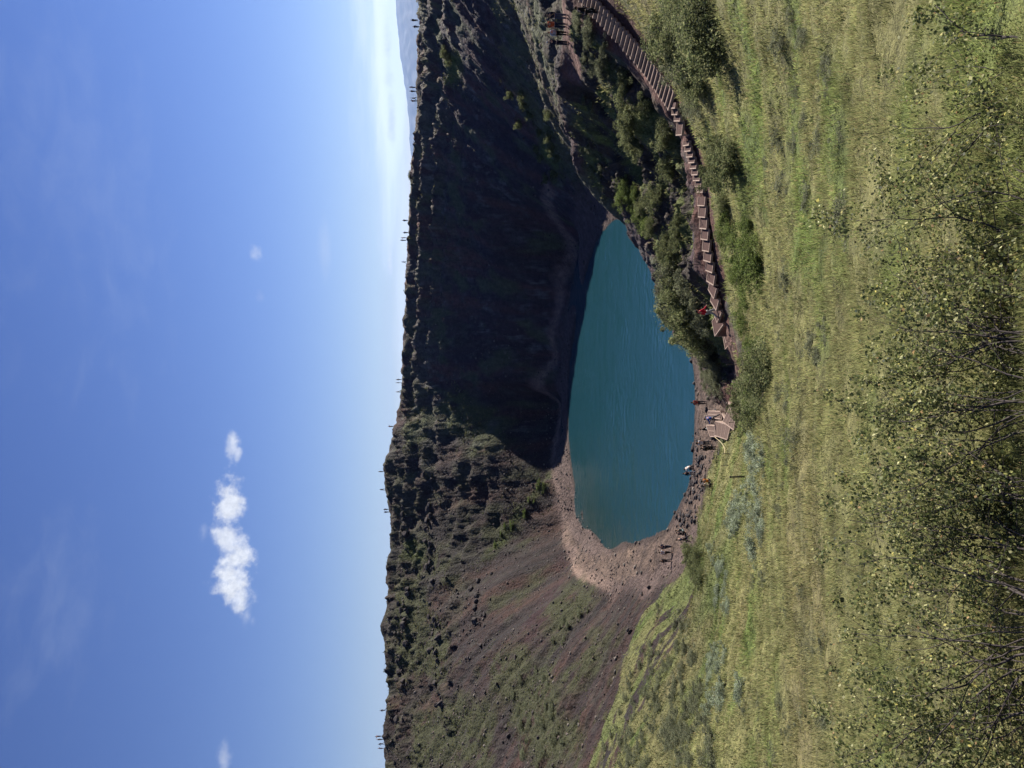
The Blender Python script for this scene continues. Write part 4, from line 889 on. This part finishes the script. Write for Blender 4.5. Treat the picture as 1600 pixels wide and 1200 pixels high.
# ------------------------------------------------------------------ people
MC = {}
def cmat(c, rough=.85):
    if c not in MC: MC[c] = simple('cloth', c, rough, .12, 9)
    return MC[c]
SKINM = simple('skin', (.42, .25, .17), .55, .08, 6); SKINM.name = 'skin'
def skin_obj(name, verts, edges, radii, mat, parent, root=0, sub=1):
    me = bpy.data.meshes.new(name); me.from_pydata([tuple(v) for v in verts], edges, []); me.materials.append(mat); o = link(name, me, parent)
    md = o.modifiers.new('skin', 'SKIN'); lay = me.skin_vertices[0].data
    for i, r_ in enumerate(radii): lay[i].radius = (r_, r_) if not isinstance(r_, tuple) else r_; lay[i].use_root = (i == root)
    md.use_smooth_shade = True; s_ = o.modifiers.new('sub', 'SUBSURF'); s_.levels = sub; s_.render_levels = sub; return o
def person(p, facing, label, top, legs, hair=(.03, .02, .015), pose='stand', hgt=1.72, bag=None, hat=None, sleeves=True, shoes=(.05, .045, .045), group=None, fingers=True, lean=0.0, shorts=False, strap=None):
    """p: where the feet (or seat) are; facing: degrees, 0 looks along +Y, 90 along +X"""
    root = bpy.data.objects.new('person', None)
    hgt *= 1.07; k = hgt / 1.72; Vv = Vector; hipA = (0, 0); knee = (0, 0); pitch = lean; arms = [(.05, .25), (.0, .2)]
    if pose == 'walk': hipA = (.42, -.32); knee = (.25, .45); pitch += .08; arms = [(-.4, .3), (.45, .5)]
    if pose == 'step': hipA = (.75, .05); knee = (.95, .08); pitch += .22; arms = [(.3, .6), (-.2, .4)]
    if pose == 'look': arms = [(1.15, 1.5), (.1, .3)]; 
    if pose == 'bend': pitch += 1.0; hipA = (.25, .05); knee = (.3, .1); arms = [(1.0, .3), (.8, .3)]
    if pose == 'crouch': pitch += .6; hipA = (1.75, 1.45); knee = (2.3, 2.1); arms = [(.9, .5), (.7, .7)]
    if pose == 'sit': pitch += .15; hipA = (1.45, 1.35); knee = (1.15, 1.35); arms = [(.6, .8), (.5, .9)]
    if pose == 'wide': hipA = (.5, -.38); knee = (.1, .1); pitch += .15; arms = [(.8, .5), (-.3, .4)]
    J = {'pel': Vv((0, 0, .93))}
    def up_(y, z): c_, s_ = math.cos(pitch), math.sin(pitch); return Vv((0, y * c_ + z * s_, -y * s_ + z * c_)) + J['pel']
    J['waist'] = up_(0, .14); J['chest'] = up_(-.01, .38); J['neck'] = up_(0, .53); J['hb'] = up_(.01, .60) ; J['hm'] = up_(.025, .68); J['ht'] = up_(.02, .765)
    for i, sx in enumerate((-1, 1)):
        sh = up_(0, .475) + Vv((sx * .175, 0, 0)); a, e = arms[i]; a += pitch * .3
        el = sh + Vv((sx * .05, math.sin(a) * .28, -math.cos(a) * .28)); wr = el + Vv((-sx * .02, math.sin(a + e) * .25, -math.cos(a + e) * .25)); hd = wr + (wr - el).normalized() * .085
        hp = J['pel'] + Vv((sx * .09, 0, -.05)); A = hipA[i]; kn = hp + Vv((sx * .015, math.sin(A) * .42, -math.cos(A) * .42)); B = A - knee[i]; an = kn + Vv((0, math.sin(B) * .40, -math.cos(B) * .40)); toe = an + Vv((sx * .02, .15, -.045))
        for n_, q in zip(('sh', 'el', 'wr', 'hd', 'hp', 'kn', 'an', 'toe'), (sh, el, wr, hd, hp, kn, an, toe)): J[n_ + str(i)] = q
    base = min(J['an0'].z, J['an1'].z) - .075
    if pose == 'sit': base = J['pel'].z - .42
    for q in J.values(): q.z -= base; q *= k
    names = ['pel', 'waist', 'chest', 'neck', 'hb', 'hm', 'ht']; V = [J[n_] for n_ in names]; rad = [(.14, .105), (.125, .09), (.15, .10), .055, .062, (.078, .092), .052]; E = [(i, i + 1) for i in range(6)]
    for i in (0, 1):
        b0 = len(V); V += [J[n_ + str(i)] for n_ in ('sh', 'el', 'wr', 'hd')]; rad += [.055, .042, .029, (.036, .018)]; E += [(2, b0), (b0, b0 + 1), (b0 + 1, b0 + 2), (b0 + 2, b0 + 3)]
        if fingers:
            dv = (J['hd%d' % i] - J['wr%d' % i]).normalized(); h3 = b0 + 3
            for j, (off, ln) in enumerate([(-.027, .062), (-.009, .072), (.009, .068), (.027, .052)]):
                f0 = len(V); V += [J['hd%d' % i] + Vv((0, off, 0)) + dv * ln * .5, J['hd%d' % i] + Vv(((1 - 2 * i) * .012, off, 0)) + dv * ln]; rad += [.009, .007]; E += [(h3, f0), (f0, f0 + 1)]
            f0 = len(V); V += [J['wr%d' % i] + dv * .04 + Vv(((1 - 2 * i) * .01, .045, 0))]; rad += [.010]; E += [(b0 + 2, f0)]
        c0 = len(V); V += [J[n_ + str(i)] for n_ in ('hp', 'kn', 'an', 'toe')]; rad += [.085, .058, .04, .035]; E += [(0, c0), (c0, c0 + 1), (c0 + 1, c0 + 2), (c0 + 2, c0 + 3)]
    body = skin_obj('person', V, E, [tuple(a * k for a in r_) if isinstance(r_, tuple) else r_ * k for r_ in rad], SKINM, None, sub=2)
    bpy.data.objects.remove(root); root = body
    # nose and ears give the face its relief
    m_ = MB(); f = J['hm']; 
    for q, sz in ((f + Vv((0, .095, -.01)), .018), (f + Vv((-.08, .0, -.01)), .02), (f + Vv((.08, .0, -.01)), .02)): m_.tube([q - Vv((0, 0, sz)), q, q + Vv((0, 0, sz))], [sz * .6, sz, sz * .4], 6)
    m_.build('face_relief', SKINM, root, smooth=True).name = 'nose'
    # shirt or jacket
    g = 1.12; tv = [J['pel'] + Vv((0, 0, .02)), J['waist'], J['chest'], up_(0, 0) * 0 + J['neck'] - (J['neck'] - J['chest']) * .25]; tr = [(.165, .125), (.15, .115), (.175, .125), .08]; te = [(0, 1), (1, 2), (2, 3)]
    for i in (0, 1):
        b0 = len(tv); tv += [J['sh%d' % i], J['el%d' % i].lerp(J['sh%d' % i], 0 if sleeves else .45)]; tr += [.075, .06]; te += [(2, b0), (b0, b0 + 1)]
        if sleeves: tv += [J['wr%d' % i]]; tr += [.045]; te += [(b0 + 1, b0 + 2)]
    skin_obj('jacket' if sleeves else 'shirt', tv, te, [tuple(a * k for a in r_) if isinstance(r_, tuple) else r_ * k for r_ in tr], cmat(top), root, sub=2)
    lv = [J['pel'] + Vv((0, 0, .03))]; lr = [(.155, .12)]; le_ = []
    for i in (0, 1):
        b0 = len(lv); kn_, an_ = J['kn%d' % i], J['an%d' % i]; lv += [J['hp%d' % i], kn_]; lr += [.105, .078]; le_ += [(0, b0), (b0, b0 + 1)]
        if not shorts: lv += [an_.lerp(kn_, .08)]; lr += [.06]; le_ += [(b0 + 1, b0 + 2)]
    skin_obj('trousers', lv, le_, [tuple(a * k for a in r_) if isinstance(r_, tuple) else r_ * k for r_ in lr], cmat(legs), root, sub=2)
    for i in (0, 1):
        an_, to_ = J['an%d' % i], J['toe%d' % i]; skin_obj('shoe', [an_ + Vv((0, -.04, -.03)), an_ + Vv((0, .03, -.035)), to_ + Vv((0, 0, .0))], [(0, 1), (1, 2)], [.045, .05, .04], cmat(shoes), root, sub=1)
    m_ = MB(); hm = J['hm']; hv, hf = ICO2; c_ = hat or hair
    hvv = hv * (.098, .108, .105) * k; keep_ = [t for t in hf if hv[t].mean(0)[2] > -.15 - .9 * max(0, -hv[t].mean(0)[1]) and not (hv[t].mean(0)[1] > .45 and hv[t].mean(0)[2] < .35)]
    me = mesh_np('hair', hvv + np.array((hm + Vv((0, -.008, .02)))[:]), np.array(keep_), 3, cmat(c_), smooth=True); o = link('hat' if hat else 'hair', me, root); so = o.modifiers.new('solid', 'SOLIDIFY'); so.thickness = .012
    if bag:
        c0 = J['chest'] - (J['chest'] - J['waist']) * .2 + Vv((0, -.17 * math.cos(pitch), .05 + .17 * math.sin(pitch) - .05)); skin_obj('backpack', [c0 + Vv((0, 0, -.16)), c0, c0 + Vv((0, .01, .15))], [(0, 1), (1, 2)], [(.15, .10), (.16, .11), (.12, .08)], cmat(bag), root, sub=2)
    if strap:
        m_ = MB(); a_, b_ = J['sh0'] + Vv((.04, -.09, .05)), J['pel'] + Vv((.16, -.12, .08)); m_.tube([J['sh0'] + Vv((.05, .04, .07)), a_, a_.lerp(b_, .5) + Vv((0, -.06, 0)), b_, b_ + Vv((.02, .1, 0))], .018, 6); m_.build('strap', cmat(strap), root, smooth=True)
    root.location = p; root.rotation_euler.z = -R(facing); tag(root, label, 'person', group); return root
NAVY = (.012, .016, .035); BLK = (.010, .010, .012)
def at(u, v, d=None):
    return on(u, v) if d is None else (lambda q: (q[0], q[1], hz(q[0], q[1])))(P(u, v, d))
PE = [
 (1174, 887.5, 15, 'person in a navy jacket with a tan strap across the back at the look-out', NAVY, (.055, .065, .10), dict(pose='look', strap=(.35, .24, .13), hgt=1.78)),
 (1160, 886.7, 0, 'person in an orange shirt and navy trousers at the look-out', (.42, .085, .03), (.016, .02, .045), dict(sleeves=False, hgt=1.74)),
 (1147.5, 888, -5, 'person in a pale grey top and black trousers at the look-out', (.30, .34, .42), BLK, dict(hair=(.30, .24, .16), hgt=1.58)),
 (1132.5, 889.6, -20, 'person in dark navy clothes and a pale cap nearest the cliff edge', (.008, .011, .03), (.009, .012, .03), dict(pose='look', hat=(.4, .38, .34), hgt=1.76)),
 (1179, 939, 95, 'person all in black leaning forward at the top of the steps', BLK, BLK, dict(pose='step', lean=.15, hgt=1.76)),
 (710, 1126, 80, 'person in a bright red top and pale grey trousers walking on the long steps', (.45, .014, .04), (.33, .35, .36), dict(pose='walk', hair=(.03, .022, .02), hgt=1.68)),
 (571, 1105, -10, 'person in a red vest standing at the water edge', (.35, .04, .03), (.05, .045, .05), dict(sleeves=False, hgt=1.7)),
 (547, 1127, -70, 'person in a bright blue jacket striding across the platform', (.02, .07, .30), (.10, .10, .11), dict(pose='wide', hgt=1.74)),
 (529, 1116, 90, 'person in a black top and grey trousers walking on the pebbles', BLK, (.22, .24, .26), dict(pose='walk', hgt=1.5)),
 (508, 1114, 0, 'person in a white shirt and dark trousers facing the lake', (.62, .62, .64), (.04, .045, .055), dict(sleeves=False, hgt=1.72)),
 (500, 1122, 10, 'person in black standing right in front of the white shirted one', BLK, BLK, dict(bag=(.012, .012, .014), hgt=1.72)),
 (471, 1085, -60, 'person in a white top crouching at the water edge', (.62, .60, .58), (.05, .05, .06), dict(pose='crouch', hgt=1.75)),
 (461, 1089, -20, 'person in black with grey trousers leaning by the water rocks', BLK, (.13, .14, .17), dict(pose='walk', lean=.3, hgt=1.6)),
 (449, 1114, -30, 'person in orange sitting on the rocks by the grass', (.60, .20, .04), (.03, .03, .035), dict(pose='sit', hgt=1.7)),
 (441, 1115, 0, 'person in a pale shirt sitting beside the one in orange', (.45, .36, .30), BLK, dict(pose='sit', hgt=1.66)),
 (372, 1072, -40, 'person in dark teal sitting on a rock at the left shore', (.015, .05, .06), (.25, .32, .32), dict(pose='sit', hgt=1.7)),
 (366, 1074, 10, 'person in black crouching behind the seated one in teal', BLK, BLK, dict(pose='crouch', hgt=1.7)),
 (358, 1080, -80, 'person in navy walking past the two seated at the left shore', NAVY, (.02, .02, .03), dict(pose='walk', hgt=1.75)),
 (346, 1051, 0, 'person in navy, rightmost of three on the tan gravel', (.012, .02, .06), NAVY, dict(pose='walk', hgt=1.75)),
 (337, 1051, 10, 'person in a white shirt, middle one of three on the tan gravel', (.60, .58, .58), BLK, dict(pose='walk', sleeves=False, hgt=1.7)),
 (324, 1050, 0, 'shorter person in black, leftmost of three on the tan gravel', BLK, (.03, .03, .035), dict(hgt=1.45)),
]
for u, v, fc, lab, tp, lg, kw in PE:
    q = on(u, v)
    while q[2] < .12: v += 1.5; q = on(u, v)
    if u == 1179: s_ = stair_at(1179); q = (s_.x, s_.y, s_.z + .15)
    if u == 710: s_ = stair_at(712); q = (s_.x, s_.y, s_.z + .17)
    person(q, fc, lab, tp, lg, **kw)
def crest(u):
    d = np.linspace(rim_d(u) - 8, rim_d(u) + 8, 120); s_ = (u - 600) / F; x = s_ * d / cT * 1.0; x = d * s_ / (cT - (-.12) * sT); z = height(x, d); i = int(np.argmax((z - H) / d)); return (float(x[i]), float(d[i]), float(z[i]) - .05)
rimp = []
protos = [person((0, 0, -50), 0, 'x', *a, fingers=False, hgt=h__, pose=ps) for a, h__, ps in (((BLK, (.02, .025, .04)), 1.75, 'stand'), (((.03, .03, .05), BLK), 1.68, 'walk'), (((.10, .03, .03), (.02, .02, .03)), 1.7, 'look'))]
RIMU = [(1168,'rightmost walker on the rim skyline'),(1158,'second walker from the right on the rim skyline'),(1063,'upper walker of the pair on the far right rim by the blue mountain'),(1057,'second walker of the pair on the far right rim by the blue mountain'),
        (1046,'walker just left of the pair by the blue mountain'),(1042,'walker behind the one by the end of the blue mountain'),(855,'lone walker on the flat rim above the small white cloud'),(836,'first of a file of three on the flat rim'),
        (828,'middle walker of the file of three on the flat rim'),(824,'last walker of the file of three on the flat rim'),(790,'lone walker left of the file of three'),(607,'walker right of the notch on the far rim'),(602,'walker close beside the one right of the notch'),
        (588,'lone walker where the far rim starts to climb'),(534,'lone walker halfway up the climbing rim'),(464,'lone walker on the top of the far hill'),(436,'lone walker left of the hilltop'),(405,'right one of a pair on the dip of the rim'),
        (401,'left one of a pair on the dip of the rim'),(93,'walker standing alone near the left end of the rim'),(53,'first of four walkers in a file at the left end of the rim'),(48,'second of four walkers in a file at the left end of the rim'),
        (41,'third of four walkers in a file at the left end of the rim'),(34,'last of four walkers in a file at the left end of the rim')]
for i, (u, lab) in enumerate(RIMU):
    pr_ = protos[i % 3]; o = pr_ if i < 3 else pr_.copy()
    if i >= 3:
        COL.objects.link(o)
        for ch in pr_.children: c_ = ch.copy(); COL.objects.link(c_); c_.parent = o
    q = crest(u); o.location = q; o.rotation_euler.z = random.uniform(0, 6.28); o.scale = (.84,) * 3; tag(o, 'dark silhouetted ' + lab, 'person', 'walkers on the rim skyline')

# ------------------------------------------------------------------ air: distant hills fade to blue
def haze():
    bm = bmesh.new(); bmesh.ops.create_cube(bm, size=1); me = bpy.data.meshes.new('haze'); bm.to_mesh(me); bm.free()
    o = link('haze', me, None, (0, 0, 640)); o.scale = (68000, 68000, 1316)
    m_ = bpy.data.materials.new('air'); m_.use_nodes = True; nt = m_.node_tree; nt.nodes.clear()
    v = nt.nodes.new('ShaderNodeVolumePrincipled'); v.inputs['Color'].default_value = (.34, .55, 1, 1); v.inputs['Density'].default_value = 1.8e-5; v.inputs['Anisotropy'].default_value = .2
    out = nt.nodes.new('ShaderNodeOutputMaterial'); nt.links.new(v.outputs[0], out.inputs['Volume']); me.materials.append(m_); tag(o, kind='stuff')
haze()
